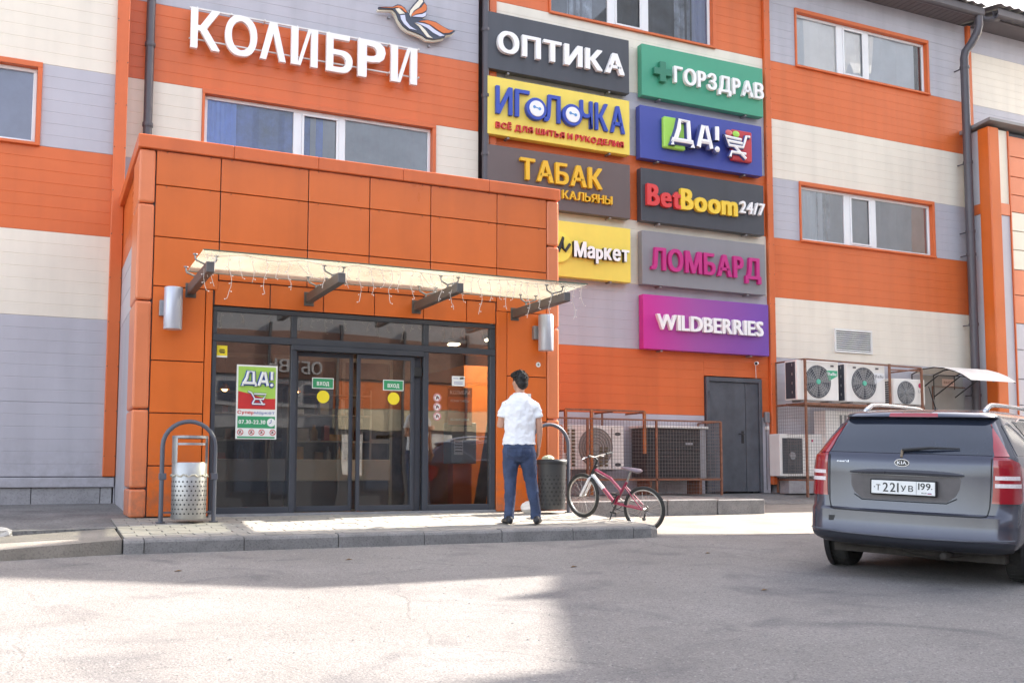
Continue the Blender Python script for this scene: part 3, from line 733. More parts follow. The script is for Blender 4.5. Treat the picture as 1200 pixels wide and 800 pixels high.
SHM = mat('shelf_metal', (.30, .28, .26), .5); GC = [mat('goods_%s' % n_, c_, .5, var=.2) for n_, c_ in (('maroon', (.22, .05, .04)), ('cream', (.45, .38, .27)), ('grey', (.25, .25, .26)), ('white', (.6, .6, .58)), ('brown', (.16, .09, .05)), ('ochre', (.38, .22, .06)))]
for sx, sy, wd, lab in ((2.0, 14.45, .9, 'stocked shelf behind the poster on the left glass pane'), (3.25, 14.5, 1.2, 'stocked shelf behind the left sliding door')):
    t = thing('shop_shelf', lab, 'shelf', (sx+wd/2, sy, .67))
    hs_ = [1.30, 1.62, 2.0, 2.3]
    for q, hz in enumerate(hs_):
        k = MB(); k.box(sx, sx+wd, sy, sy+.35, hz, hz+.02); k.build('shelf_board', SHM, t)
        xx = sx+random.uniform(.02, .12)
        while xx < sx+wd-.2 and q < 3:
            ww = random.uniform(.07, .22); k = MB(); c_ = random.choice(GC); y_ = sy+random.uniform(.03, .15)
            if random.random() < .4: k.lathe([(0, 0), (ww*.3, 0), (ww*.3, .14), (ww*.12, .19), (ww*.12, .24), (0, .24)], (xx+ww/2, y_+.08, hz+.022), 10)
            else: k.box(xx, xx+ww-.015, y_, y_+.15, hz+.022, hz+.022+random.uniform(.07, .26))
            k.build('goods', c_, t, bevel=.004); xx += ww+random.choice((0, 0, .05, .14))
    for xx in (sx-.03, sx+wd): k = MB(); k.box(xx, xx+.03, sy, sy+.36, .67, 2.4); k.build('shelf_side', SHM, t)
for cx0, cx1, cy, lab, m_ in ((1.95, 3.0, 13.7, 'low grey counter behind the left glass pane', mat('counter_grey', (.34, .33, .33), .4)), (3.15, 4.55, 13.9, 'low pale checkout counter behind the sliding doors', mat('counter_pale', (.50, .46, .40), .4))):
    t = thing('shop_counter', lab, 'counter', ((cx0+cx1)/2, cy, .67))
    k = MB(); k.box(cx0, cx1, cy, cy+.4, .67, 1.28); k.build('front', DARKM, t); k = MB(); k.box(cx0-.02, cx1+.02, cy-.03, cy+.43, 1.06, 1.36); k.build('top', m_, t, bevel=.01)
WL = mat('warm_lamp', (1.0, .55, .20), .5, emit=2.6)
for lx, ly, lz, lab in ((2.25, 14.0, 2.30, 'small orange lit pendant lamp inside, left of the poster'), (3.22, 14.0, 2.30, 'small orange lit pendant lamp inside, behind the left sliding door')):
    t = thing('pendant_lamp', lab, 'lamp', (lx, ly, lz)); k = MB(); k.tube([(lx, ly, 3.13), (lx, ly, lz+.07)], .006, 6); k.build('cord', FRAME, t); k = MB(); k.lathe([(.0, .08), (.03, .08), (.07, .0), (.062, .0), (.025, .07)], (lx, ly, lz), 16); k.build('shade', mat('lamp_shade_amber', (.5, .22, .05), .5), t); k = MB(); k.sphere((lx, ly, lz+.01), .04, 12, 8); k.build('bulb', WL, t)
t = thing('lobby_fill_lamp', 'small square fill lamp added inside behind the right glass pane', 'lamp', (5.55, 13.9, 3.0)); k = MB(); k.box(5.40, 5.70, 13.75, 14.05, 3.09, 3.135); k.build('housing', FRAME, t); k = MB(); k.box(5.48, 5.62, 13.83, 13.97, 3.07, 3.089); k.build('diffuser', mat('warm_fill_diffuser', (1.0, .78, .5), .5, emit=2.6), t)  # fill lamp added to brighten the right side of the lobby
t = thing('lobby_fill_lamp', 'long hidden fill lamp added above the orange partition, behind the right column', 'lamp', (5.95, 12.9, 3.0)); k = MB(); k.box(5.75, 6.2, 12.5, 13.3, 3.09, 3.135); k.build('housing', FRAME, t); k = MB(); k.box(5.78, 6.17, 12.53, 13.27, 3.07, 3.089); k.build('diffuser', mat('bright_fill_diffuser', (1.0, .82, .58), .5, emit=5.0), t)  # added out of sight to light the orange lobby interior
# canopy
CP = thing('glass_canopy', 'long frosted glass canopy on four dark steel arms above the doors', 'canopy', (3.75, YE, 3.3))
def cglass():
    m = bpy.data.materials.new('canopy_glass'); m.use_nodes = True; t = m.node_tree; L = t.links.new
    t.nodes.remove(t.nodes['Principled BSDF']); o = t.nodes['Material Output']
    tl = t.nodes.new('ShaderNodeBsdfTranslucent'); df = t.nodes.new('ShaderNodeBsdfDiffuse'); tr = t.nodes.new('ShaderNodeBsdfTransparent')
    n = t.nodes.new('ShaderNodeTexNoise'); n.inputs['Scale'].default_value = 2.2; n.inputs['Detail'].default_value = 5
    tc = t.nodes.new('ShaderNodeTexCoord'); L(tc.outputs['Object'], n.inputs['Vector'])
    r = t.nodes.new('ShaderNodeValToRGB'); r.color_ramp.elements[0].position = .3; r.color_ramp.elements[0].color = (0.46, 0.42, 0.36, 1); r.color_ramp.elements[1].position = .7; r.color_ramp.elements[1].color = (0.66, 0.61, 0.53, 1)
    L(n.outputs[0], r.inputs[0]); L(r.outputs[0], tl.inputs[0]); L(r.outputs[0], df.inputs[0]); tr.inputs[0].default_value = (.85, .88, .8, 1)
    m1 = t.nodes.new('ShaderNodeMixShader'); m1.inputs[0].default_value = .25; L(tl.outputs[0], m1.inputs[1]); L(df.outputs[0], m1.inputs[2])
    m2 = t.nodes.new('ShaderNodeMixShader'); m2.inputs[0].default_value = .62; L(m1.outputs[0], m2.inputs[1]); L(tr.outputs[0], m2.inputs[2]); L(m2.outputs[0], o.inputs[0])
    return m
CGL = cglass(); EDGE = mat('green_glass_edge', (0.10, 0.16, 0.12), .2)
ARM = mat('dark_grey_arm', (0.10, 0.09, 0.085), .45, var=.2)
arms = [1.53, 2.915, 4.30, 5.69]; gx = [1.47, 2.935, 4.32, 6.05]
for i in range(3):
    k = MB(); k.box(gx[i]+.006, gx[i+1]-.006, 10.72, 11.98, 3.485, 3.497)
    gp_ = k.build('glass_sheet', CGL, CP)
    a, b = gx[i]+.004, gx[i+1]-.004
    k = MB(); k.box(a, b, 10.712, 10.719, 3.484, 3.498); k.build('glass_edge', EDGE, gp_)
    k = MB(); k.box(a, b, 11.981, 11.986, 3.484, 3.498); k.build('glass_edge', EDGE, gp_)
for x in arms:
    k = MB(); k.box(x-.042, x+.042, 10.58, YE-.012, 3.235, 3.345)
    A = k.build('arm', ARM, CP, bevel=.006)
    k = MB(); k.box(x-.06, x+.06, YE-.011, YE+.004, 3.20, 3.37); k.build('wall_plate', ARM, A, bevel=.003)
    for y in (10.98, 11.72):
        k = MB()
        k.tube([(x, y, 3.345), (x, y, 3.40)], .014, 8)
        for sx in (-1, 1):
            k.tube([(x, y, 3.39), (x+sx*.10, y-.06, 3.415), (x+sx*.11, y-.065, 3.44)], .011, 6); k.lathe([(.0, 0), (.026, 0), (.026, .01), (.0, .012)], (x+sx*.11, y-.065, 3.47), 10); k.tube([(x+sx*.11, y-.065, 3.43), (x+sx*.11, y-.065, 3.476)], .009, 6)
        k.build('spider_clamp', GALV, A)
# icicle light string
k = MB(); k2 = MB()
WIRE = mat('clear_light_wire', (0.75, 0.68, 0.60), .4); 
xx = 1.50; pts = []
while xx < 6.05:
    pts.append((xx, 10.76+.02*math.sin(xx*9), 3.475-.03*abs(math.sin(xx*5)))); xx += .05
k.tube(pts, .004, 4)
hang = [(1.50, .34), (1.54, .22), (1.58, .30), (1.60, .16), (1.75, .40), (1.98, .24), (2.25, .18), (2.74, .24), (2.90, .12), (3.16, .34), (3.42, .18), (3.62, .22), (3.90, .15), (4.12, .28), (4.40, .26), (4.62, .38), (4.86, .20), (5.06, .20), (5.24, .38), (5.72, .14), (5.86, .36), (5.98, .20), (1.86, .2), (2.12, .33), (2.38, .28), (2.60, .15), (3.03, .22), (3.30, .26), (3.52, .33), (3.78, .27), (4.02, .18), (4.26, .35), (4.52, .17), (4.74, .24), (4.96, .31), (5.16, .14), (5.38, .27), (5.54, .33)]
for hx, hl in hang:
    hl *= 1.15
    P_ = []; n_ = max(4, int(hl/.04)); 
    for i in range(n_+1):
        P_.append((hx+random.uniform(-.008, .008)+(.02*math.sin(i*.7+hx*9)), 10.74+random.uniform(-.006, .006), 3.46-hl*i/n_))
    k.tube(P_, .0032, 4)
    for i in range(1, n_+1, 2):
        p = P_[i]; sx = random.choice((-1, 1)); k.tube([p, (p[0]+sx*.02, p[1], p[2]-.006)], .0028, 4); k2.sphere((p[0]+sx*.022, p[1], p[2]-.008), .0065, 6, 4)
# droops between
for a, b in ((2.46, 2.72), (3.88, 4.12), (5.58, 5.72)):
    k.tube([(a+(b-a)*i/8, 10.76, 3.46-.17*(i/8)-.05*math.sin(PI*i/8)) for i in range(9)], .0035, 4)
ls = thing('icicle_light_string', 'unlit icicle fairy lights dangling along the front edge of the glass canopy', 'string lights', (3.75, 10.75, 3.3))
k.build('wire', WIRE, ls); k2.build('bulbs', mat('frosted_bulb', (0.85, 0.80, 0.75), .3), ls)
# wall lamps
for x, lab in ((1.325, 'tubular metal wall lamp left of the glass doors'), (6.085, 'tubular metal wall lamp right of the glass doors')):
    t = thing('wall_lamp', lab, 'wall lamp', (x, YE, 3.05), group='wall lamps beside the entrance')
    k = MB(); c = (x, YE-.14, 2.80); k.lathe([(0, 0), (.098, 0), (.102, .01), (.102, .47), (.098, .48), (0, .48)], c, 28); k.build('lamp_body', LAMPG, t, smooth=True, autos=.6)
    k = MB(); k.box(x-.14, x-.06, YE-.07, YE-.001, 2.96, 3.14); k.box(x-.02, x+.02, YE-.06, YE-.001, 2.98, 3.12); k.build('bracket', GALV, t, bevel=.004)
# ------------------------------------------------------------------ signs
YS = 15.12
def board(x0, x1, z0, z1, m, lab, cat='sign', d=.15, name='shop_sign', y=YS):
    t = thing(name, lab, cat, ((x0+x1)/2, y, z0), group='shop signs on the facade')
    k = MB(); k.box(x0, x1, y, y+d, z0, z1); k.build('board', m, t, bevel=.006)
    for xx in (x0+.4, x1-.4):
        k = MB(); k.box(xx-.02, xx+.02, y+.03, YM-.001, z0-.03, z0-.001); k.build('mounting', GALV, t)
    return t
def M3(n, c, **k): return mat(n, c, k.pop('rough', .4), var=k.pop('var', .03), **k)
cW = M3('sign_white', (0.85, 0.84, 0.82)); cWs = M3('letter_white', (0.88, 0.86, 0.84))
cY = M3('sign_yellow', (0.86, 0.66, 0.10), streak=.04); cDk = M3('sign_charcoal', (0.055, 0.058, 0.07), streak=.15); cBl = M3('letter_blue', (0.03, 0.07, 0.42)); cRed = M3('letter_red', (0.60, 0.035, 0.04))
cBr = M3('sign_brown', (0.13, 0.095, 0.09), streak=.05); cGold = M3('letter_gold', (0.80, 0.46, 0.02)); cGr = M3('sign_green', (0.06, 0.33, 0.20)); cGrD = M3('cross_green', (0.03, 0.20, 0.12))
cNavy = M3('sign_blue', (0.05, 0.07, 0.33)); cLime = M3('lime_green', (0.36, 0.68, 0.09)); cGS = M3('sign_grey', (0.24, 0.235, 0.25), streak=.05); cMag = M3('letter_magenta', (0.50, 0.02, 0.20)); cBlk = M3('side_black', (0.02, .02, .02)); cOut = M3('outline_navy', (0.07, 0.09, 0.26))
def lets(s, x0, x1, z0, z1, m, p, depth=.055, **k):
    return text(s, x0, x1, z0, z1, m, p, Y=YS-.001, depth=depth, **k)
# big roof letters
t = thing('facade_lettering', 'huge white raised letters on the orange band left of the drainpipe, below the bird', 'lettering', (3.6, 15.2, 7.44))
LAM = {'К': None}
def shape_letter(polys, x0, x1, z0, z1):
    k = MB()
    for i, poly in enumerate(polys):
        k.prism([(x0+(x1-x0)*u, z0+(z1-z0)*v) for u, v in poly], 15.10+.002*i, 15.165, 'y')
    return k.build('letter', cWs, t)
# word of seven letters; the third is an open wedge
spans = [(1.83, 2.215), (2.30, 2.70), (2.775, 3.17), (3.27, 3.655), (3.80, 4.18), (4.31, 4.66), (4.78, 5.24)]
spans = [(1.83, 2.215), (2.325, 2.765), (2.83, 3.225), (3.305, 3.72), (3.875, 4.255), (4.39, 4.795), (4.915, 5.36)]
word = 'КОЛИБРИ'
for ch, (a, b) in zip(word, spans):
    if ch == 'Л':
        shape_letter([[(0, 0), (.24, 0), (.56, .86), (.42, 1), (.36, 1)], [(1, 0), (.76, 0), (.425, .9), (.43, 1), (.64, 1)]], a, b, 7.45, 8.05)
    elif ch == 'И':
        w_ = .26
        k = MB()
        for poly in ([(0, 0), (w_, 0), (w_, 1), (0, 1)], [(1-w_, 0), (1, 0), (1, 1), (1-w_, 1)]):
            k.prism([(a+(b-a)*u, 7.45+.60*v) for u, v in poly], 15.10, 15.165, 'y')
        k.prism([(a+(b-a)*u, 7.45+.60*v) for u, v in [(w_-.03, 0), (w_+.10, 0), (1-w_+.03, 1), (1-w_-.10, 1)]], 15.103, 15.162, 'y')
        k.build('letter', cWs, t)
    else:
        text(ch, a, b, 7.45, 8.05, cWs, t, Y=15.165, depth=.065, bold=.036)
k = MB(); k.box(1.80, 5.40, 15.19, 15.215, 8.075, 8.10); k.box(1.80, 5.40, 15.19, 15.215, 7.60, 7.62)
for x in [1.9+.5*i for i in range(8)]: k.box(x, x+.02, 15.165, 15.295, 8.07, 8.10); k.box(x, x+.02, 15.165, 15.295, 7.598, 7.622)
k.build('mounting_rail', WHITEM, t)
# bird emblem
bird = thing('bird_emblem', 'orange, cream and navy hummingbird emblem at the end of the white roof letters', 'emblem', (5.4, 15.2, 8.1))
def BP(px, py):   # tracing grid -> metres on the emblem board
    ax = (430+px*.1); ay = (py*.1)
    X = 4.50+(ax-430)*0.01488; base = 8.75+(X-4.5)*0.0
    Z = 8.90+ (ax-430)*0.00275-(ay+1.0)*0.01345
    return X, Z
def bpoly(pts, y0, y1, m, name='emblem_piece'):
    k = MB(); k.prism([BP(*p) for p in pts], y0, y1, 'y'); return k.build(name, m, bird)
nav = M3('emblem_navy', (0.045, 0.055, 0.085)); eo = M3('emblem_orange', (0.66, 0.16, 0.03)); ec = M3('emblem_cream', (0.80, 0.74, 0.60)); el = M3('emblem_lilac', (0.62, 0.64, 0.80))
body = [(140, 200), (300, 195), (350, 165), (390, 170), (440, 205), (470, 260), (490, 280), (495, 230), (530, 170), (580, 110), (600, 60), (580, 25), (610, 30), (650, 80), (665, 130), (695, 170), (700, 220), (685, 260), (690, 300), (650, 335), (620, 340), (720, 355), (800, 375), (880, 430), (960, 475), (1040, 490), (1000, 525), (920, 540), (910, 575), (850, 590), (790, 600), (700, 590), (640, 545), (560, 510), (480, 480), (420, 430), (370, 350), (340, 270), (300, 225), (145, 222)]
bpoly(body, 15.145, 15.20, nav)
bpoly([(x-8, y+22) for x, y in body], 15.18, 15.235, ec, 'emblem_side')
bpoly([(150, 206), (300, 205), (355, 182), (400, 190), (440, 225), (462, 268), (440, 262), (400, 220), (345, 205), (300, 214)], 15.135, 15.146, eo)
bpoly([(330, 222), (370, 215), (438, 280), (378, 290), (350, 255)], 15.135, 15.146, ec)
bpoly([(385, 305), (438, 298), (450, 370), (500, 440), (575, 490), (490, 468), (430, 410), (395, 350)], 15.135, 15.146, el)
bpoly([(600, 60), (640, 90), (648, 130), (600, 200), (545, 240), (515, 290), (508, 325), (492, 290), (500, 240), (560, 160), (600, 110)], 15.135, 15.146, ec)
bpoly([(665, 145), (692, 185), (688, 235), (640, 270), (570, 285), (515, 318), (520, 285), (560, 245), (630, 200)], 15.135, 15.146, eo)
bpoly([(525, 318), (570, 298), (640, 285), (682, 262), (682, 305), (650, 325), (590, 322)], 15.135, 15.146, el)
bpoly([(600, 378), (700, 362), (800, 388), (880, 440), (950, 482), (1010, 492), (960, 520), (890, 525), (820, 480), (740, 420), (660, 388)], 15.135, 15.146, eo)
bpoly([(560, 392), (640, 400), (720, 425), (800, 490), (880, 540), (905, 555), (850, 565), (770, 520), (700, 460), (620, 415)], 15.135, 15.146, el)
bpoly([(552, 398), (620, 425), (680, 490), (720, 550), (765, 590), (700, 575), (650, 510), (600, 440)], 15.135, 15.146, ec)
k = MB(); 
for p in ((4.9, 8.55), (5.4, 8.45), (5.6, 8.2)): k.box(p[0], p[0]+.03, 15.236, 15.295, p[1], p[1]+.03)
k.build('mounting', GALV, bird)
# nine shop signs
t = board(6.62, 9.41, 7.97, 8.965, cDk, 'charcoal sign with thick white letters, topmost of the left sign column'); lets('ОПТИКА', 6.80, 9.25, 8.27, 8.63, cWs, t, bold=.055, gap=.11, depth=.07)
t = board(6.62, 9.41, 6.84, 7.84, cY, 'yellow sign with blue letters containing two white buttons and a red line below')
lets('И', 6.765, 7.05, 7.20, 7.67, cBl, t, bold=.03); lets('Г', 7.12, 7.37, 7.20, 7.67, cBl, t, bold=.03); lets('Л', 7.67, 7.97, 7.20, 7.67, cBl, t, bold=.03); lets('ЧКА', 8.38, 9.27, 7.20, 7.68, cBl, t, bold=.03, gap=.13)
for cx in (7.50, 8.20):
    k = MB(); k.lathe([(0, .09), (.185, .09), (.195, .08), (.195, 0)], (cx, YS, 7.37), 28, 'y'); k.build('button_rim', cBl, t)
    k = MB(); k.lathe([(0, .103), (.135, .103), (.14, .09)], (cx, YS, 7.37), 28, 'y'); k.build('button_face', cW, t)
    k = MB(); k.disc((cx-.05, 7.39), .028, 10, YS-.105); k.disc((cx+.05, 7.37), .028, 10, YS-.105); k.add([(cx-.05, YS-.1055, 7.38), (cx+.05, YS-.1055, 7.36), (cx+.05, YS-.1055, 7.38), (cx-.05, YS-.1055, 7.40)], [(0, 1, 2, 3)]); k.build('button_thread', M3('thread_blue', (.1, .3, .6)), t, fix=False)
lets('ВСЁ ДЛЯ ШИТЬЯ И РУКОДЕЛИЯ', 6.765, 9.26, 6.955, 7.055, cRed, t, depth=.035, bold=.03, gap=.12)
t = board(6.62, 9.41, 5.68, 6.66, cBr, 'brown sign with golden yellow letters, third from the top in the left column'); lets('ТАБАК', 7.22, 8.79, 6.13, 6.49, cGold, t, bold=.045, gap=.09, depth=.065); lets('ЧУБУКИ', 7.02, 7.82, 5.885, 6.015, cGold, t, depth=.05, bold=.035); lets('КАЛЬЯНЫ', 8.02, 9.01, 5.885, 6.03, cGold, t, depth=.05, bold=.035)
t = board(6.62, 9.41, 4.53, 5.50, cY, 'yellow sign with a round logo and white black-sided word, lowest of the left column')
k = MB(); k.lathe([(0, .05), (.27, .05), (.27, 0)], (7.93, YS, 5.03), 30, 'y'); k.build('logo_disc', M3('logo_yellow', (0.90, 0.74, 0.10)), t)
k = MB(); k.tube([(7.780, YS-.06, 5.010), (7.820, YS-.06, 5.150), (7.880, YS-.06, 5.070), (7.900, YS-.06, 4.960)], .028, 6); k.tube([(7.920, YS-.06, 4.940), (8.020, YS-.06, 5.190), (8.010, YS-.06, 5.010), (8.060, YS-.06, 4.960), (8.150, YS-.06, 5.090)], .028, 6); k.build('logo_script', cBlk, t)
lets('Маркет', 8.235, 9.32, 4.885, 5.15, cBlk, t, depth=.07, bold=.055, gap=.07)
text('Маркет', 8.235, 9.32, 4.885, 5.15, cWs, t, Y=YS-.072, depth=.012, bold=.055, gap=.07)
t = board(9.68, 12.43, 8.0, 8.965, cGr, 'green sign with a square cross and white letters, topmost of the right sign column')
k = MB(); c_ = (10.09, 8.475); a_, b_ = .19, .065; k.prism([(c_[0]+u, c_[1]+v) for u, v in ((-b_, -a_), (b_, -a_), (b_, -b_), (a_, -b_), (a_, b_), (b_, b_), (b_, a_), (-b_, a_), (-b_, b_), (-a_, b_), (-a_, -b_), (-b_, -b_))], YS-.08, YS-.001, 'y'); k.build('cross', cGrD, t, bevel=.006)
lets('ГОРЗДРАВ', 10.35, 12.385, 8.33, 8.63, cWs, t, bold=.045, depth=.07, gap=.10)
t = board(9.63, 12.38, 6.83, 7.81, cNavy, 'blue sign with a lime tile, white exclaiming word and a shopping trolley on red')
yb = YS-.10
k = MB(); k.box(10.08, 10.55, yb, YS-.001, 7.06, 7.64); k.build('lime_tile', cLime, t, bevel=.02)
k = MB(); k.box(11.60, 12.07, yb, YS-.001, 7.03, 7.62); k.build('red_tile', M3('tile_red', (.55, .05, .06)), t, bevel=.02)
def strokes(S, r, y, m, nm, p=None, flat=.4):
    k = MB()
    for s_ in S:
        if len(s_) == 2 and abs(s_[0][0]-s_[1][0])+abs(s_[0][1]-s_[1][1]) < .02: k.sphere((s_[0][0], y, s_[0][1]), (r*1.15, r, r*1.15), 12, 8)
        else: k.tube([(u, y, v) for u, v in s_], r, 8)
    return k.build(nm, m, p or t)
D_ = [(10.28, 7.20), (10.36, 7.42), (10.38, 7.58), (10.57, 7.58), (10.59, 7.20)]
for r_, y_, m_, n_ in ((.075, yb-.002, cOut, 'outline'), (.055, yb-.032, cWs, 'letter')):
    strokes([D_, [(10.23, 7.10), (10.23, 7.20), (10.66, 7.20), (10.66, 7.10)]], r_, y_, m_, n_)
    strokes([[(10.79, 7.14), (10.90, 7.55), (10.97, 7.55), (11.08, 7.14)], [(10.85, 7.26), (11.03, 7.26)]], r_, y_, m_, n_)
    strokes([[(11.21, 7.58), (11.21, 7.32)], [(11.215, 7.155), (11.22, 7.15)]], r_, y_, m_, n_)
TR = [[(11.98, 7.50), (11.90, 7.50), (11.82, 7.28), (11.50, 7.28), (11.40, 7.44), (11.78, 7.42)], [(11.46, 7.36), (11.80, 7.35)], [(11.62, 7.28), (11.74, 7.18), (11.88, 7.07)], [(11.88, 7.16), (11.55, 7.16), (11.52, 7.06)]]
strokes(TR, .045, yb-.01, cOut, 'trolley_outline'); strokes(TR, .03, yb-.035, cWs, 'trolley')
k = MB(); k.sphere((11.50, yb-.03, 7.52), (.075, .02, .06)); k.build('fruit', M3('fruit_red', (.6, .12, .12)), t); k = MB(); k.sphere((11.67, yb-.03, 7.52), (.08, .02, .06)); k.build('fruit', cLime, t)
t = board(9.64, 12.40, 5.68, 6.65, cDk, 'charcoal sign with red and yellow word and white figures, third of the right column')
lets('Bet', 9.745, 10.45, 5.975, 6.345, M3('letter_bright_red', (.68, .05, .05)), t, bold=.06, depth=.07, gap=.05, caph=.682); lets('Boom', 10.47, 11.71, 5.975, 6.345, M3('letter_yellow', (.85, .58, .05)), t, bold=.06, depth=.07, gap=.05, caph=.682); lets('24/7', 11.79, 12.345, 6.05, 6.27, cWs, t, bold=.04, depth=.07, skew=.1, caph=.682)
t = board(9.65, 12.41, 4.53, 5.505, cGS, 'grey sign with magenta raised letters, fourth of the right column'); lets('ЛОМБАРД', 9.82, 12.24, 4.81, 5.20, cMag, t, bold=.05, gap=.10, depth=.065)
def grad():
    m = bpy.data.materials.new('magenta_violet_gradient'); m.use_nodes = True; tt = m.node_tree; b = tt.nodes['Principled BSDF']; L = tt.links.new
    tc = tt.nodes.new('ShaderNodeTexCoord'); sp = tt.nodes.new('ShaderNodeSeparateXYZ'); r = tt.nodes.new('ShaderNodeValToRGB'); L(tc.outputs['Object'], sp.inputs[0])
    mr = tt.nodes.new('ShaderNodeMapRange'); mr.inputs[1].default_value = -1.4; mr.inputs[2].default_value = 1.4; L(sp.outputs[0], mr.inputs[0]); L(mr.outputs[0], r.inputs[0])
    e = r.color_ramp.elements; e[0].color = (.58, .02, .28, 1); e[1].color = (.16, .06, .36, 1); x = e.new(.4); x.color = (.34, .07, .32, 1)
    L(r.outputs[0], b.inputs['Base Color']); b.inputs['Roughness'].default_value = .4; return m
t = board(9.66, 12.46, 3.37, 4.35, grad(), 'pink to violet sign with white latin letters, lowest of the right column'); lets('WILDBERRIES', 9.92, 12.27, 3.735, 4.0, cWs, t, bold=.045, gap=.06, depth=.07, caph=.682)
# ------------------------------------------------------------------ stickers and notices on the doors
yg = YE+.066
GRP = mat('print_green', (.04, .30, .13), .4); YEL = mat('print_yellow', (.85, .68, .03), .4); PW = mat('print_white', (.80, .80, .78), .4); PR = mat('print_red', (.55, .03, .03), .4); PB = mat('print_blue', (.05, .09, .35), .4); PK = mat('print_black', (.03, .03, .03), .4)
def sheet(x0, x1, z0, z1, y, m, parent, name, orig=None, d=.002):
    k = MB(); k.box(x0, x1, y-d, y, z0, z1); return k.build(name, m, parent, orig=orig or (0, 0, 0))
P0, P1, Z0, Z1 = 2.085, 2.565, 1.575, 2.455
t = thing('door_poster', 'tall green, red and white poster with opening hours on the left glass pane', 'poster', (2.32, yg, Z0))
sheet(P0, P1, Z0, Z1, yg, PW, t, 'paper')
sheet(P0+.02, P1-.02, 1.93, Z1-.02, yg-.0025, mat('poster_lime', (.38, .62, .10), .4), t, 'print')
k = MB(); a_, b_ = P0+.021, P1-.021
k.prism([(a_, 1.931), (b_, 1.931), (b_, 2.06), (b_-.1, 2.055), (a_+.25, 2.08), (a_+.1, 2.12), (a_, 2.14)], yg-.0065, yg-.0048, 'y'); k.build('print', PR, t)
for r_, m_, y_ in ((.030, PB, yg-.006), (.020, PW, yg-.020)):
    strokes([[(2.17, 2.24), (2.20, 2.30), (2.215, 2.37), (2.28, 2.37), (2.285, 2.24)], [(2.155, 2.20), (2.155, 2.235), (2.305, 2.235), (2.305, 2.20)], [(2.34, 2.21), (2.39, 2.37), (2.41, 2.37), (2.445, 2.21)], [(2.365, 2.26), (2.43, 2.26)], [(2.495, 2.38), (2.495, 2.28)], [(2.495, 2.22), (2.496, 2.215)]], r_, y_, m_, 'print', t)
CT = [[(2.22, 2.14), (2.26, 2.12), (2.30, 2.05), (2.40, 2.05), (2.43, 2.11), (2.29, 2.11)], [(2.30, 2.05), (2.27, 1.99)], [(2.27, 1.99), (2.42, 1.99)], [(2.36, 2.04), (2.40, 1.98)]]
strokes(CT, .014, yg-.010, PB, 'print', t); strokes(CT, .009, yg-.018, PW, 'print', t)
text('Супер', 2.105, 2.29, 1.872, 1.91, PR, t, Y=yg-.0025, depth=.001, bold=.05, joined=True, name='print'); text('маркет', 2.30, 2.54, 1.872, 1.91, PB, t, Y=yg-.0025, depth=.001, bold=.0, joined=True, name='print')
sheet(P0+.02, P1-.02, 1.705, 1.845, yg-.0025, GRP, t, 'print')
text('07.30-22.30', 2.12, 2.43, 1.755, 1.80, PW, t, Y=yg-.0047, depth=.001, bold=.04, joined=True, name='print', caph=.69)
k = MB(); k.disc((2.50, 1.775), .05, 20, yg-.0052); k.build('print', PW, t, fix=False); strokes([[(2.50, 1.775), (2.50, 1.81)], [(2.50, 1.775), (2.475, 1.76)]], .004, yg-.0065, PB, 'print', t)
for cx in (2.14, 2.27, 2.39, 2.52):
    k = MB(); pts = [(cx+.032*math.cos(a*PI/8), yg-.0035, 1.655+.032*math.sin(a*PI/8)) for a in range(16)]; k.tube(pts, .0045, 4, closed=True); k.tube([(cx-.02, yg-.0035, 1.675), (cx+.02, yg-.0035, 1.635)], .004, 4); k.build('print', PR, t); strokes([[(cx-.01, 1.64), (cx+.005, 1.67)]], .006, yg-.002, PK, 'print', t)
sheet(P0+.02, P1-.02, 1.585, 1.605, yg-.0025, GRP, t, 'print')
def notice(name, lab, cat, x0, x1, z0, z1, y, m):
    t = thing(name, lab, cat, ((x0+x1)/2, y, z0)); sheet(x0, x1, z0, z1, y, m, t, 'paper'); return t
for x0, yy, lab in ((3.01, YE+.155, 'green entry sign on the left sliding door'), (3.89, YE+.064, 'green entry sign on the right sliding door')):
    t = notice('entry_sign', lab, 'sign', x0, x0+.27, 2.21, 2.345, yy, PW); sheet(x0+.01, x0+.26, 2.22, 2.335, yy-.0025, GRP, t, 'print')
    text('ВХОД', x0+.06, x0+.21, 2.25, 2.295, PW, t, Y=yy-.0047, depth=.001, bold=.05, joined=True, name='print')
    k = MB(); k.lathe([(0, .003), (.078, .003), (.078, 0)], (x0+.14, yy, 2.11), 28, 'y')
    tag(k.build('warning_dot', YEL, orig=(x0+.14, yy, 2.03)), lab.replace('green entry sign', 'round yellow dot sticker under the green sign'), 'sticker')
t = notice('door_sticker', 'small yellow sticker in the top left corner of the left pane', 'sticker', 1.85, 1.97, 2.55, 2.67, yg, YEL); sheet(1.85, 1.97, 2.53, 2.55, yg, PW, t, 'print'); strokes([[(1.875, 2.6), (1.945, 2.6)], [(1.88, 2.62), (1.94, 2.62)], [(1.885, 2.585), (1.94, 2.585)]], .006, yg-.002, PK, 'print', t)
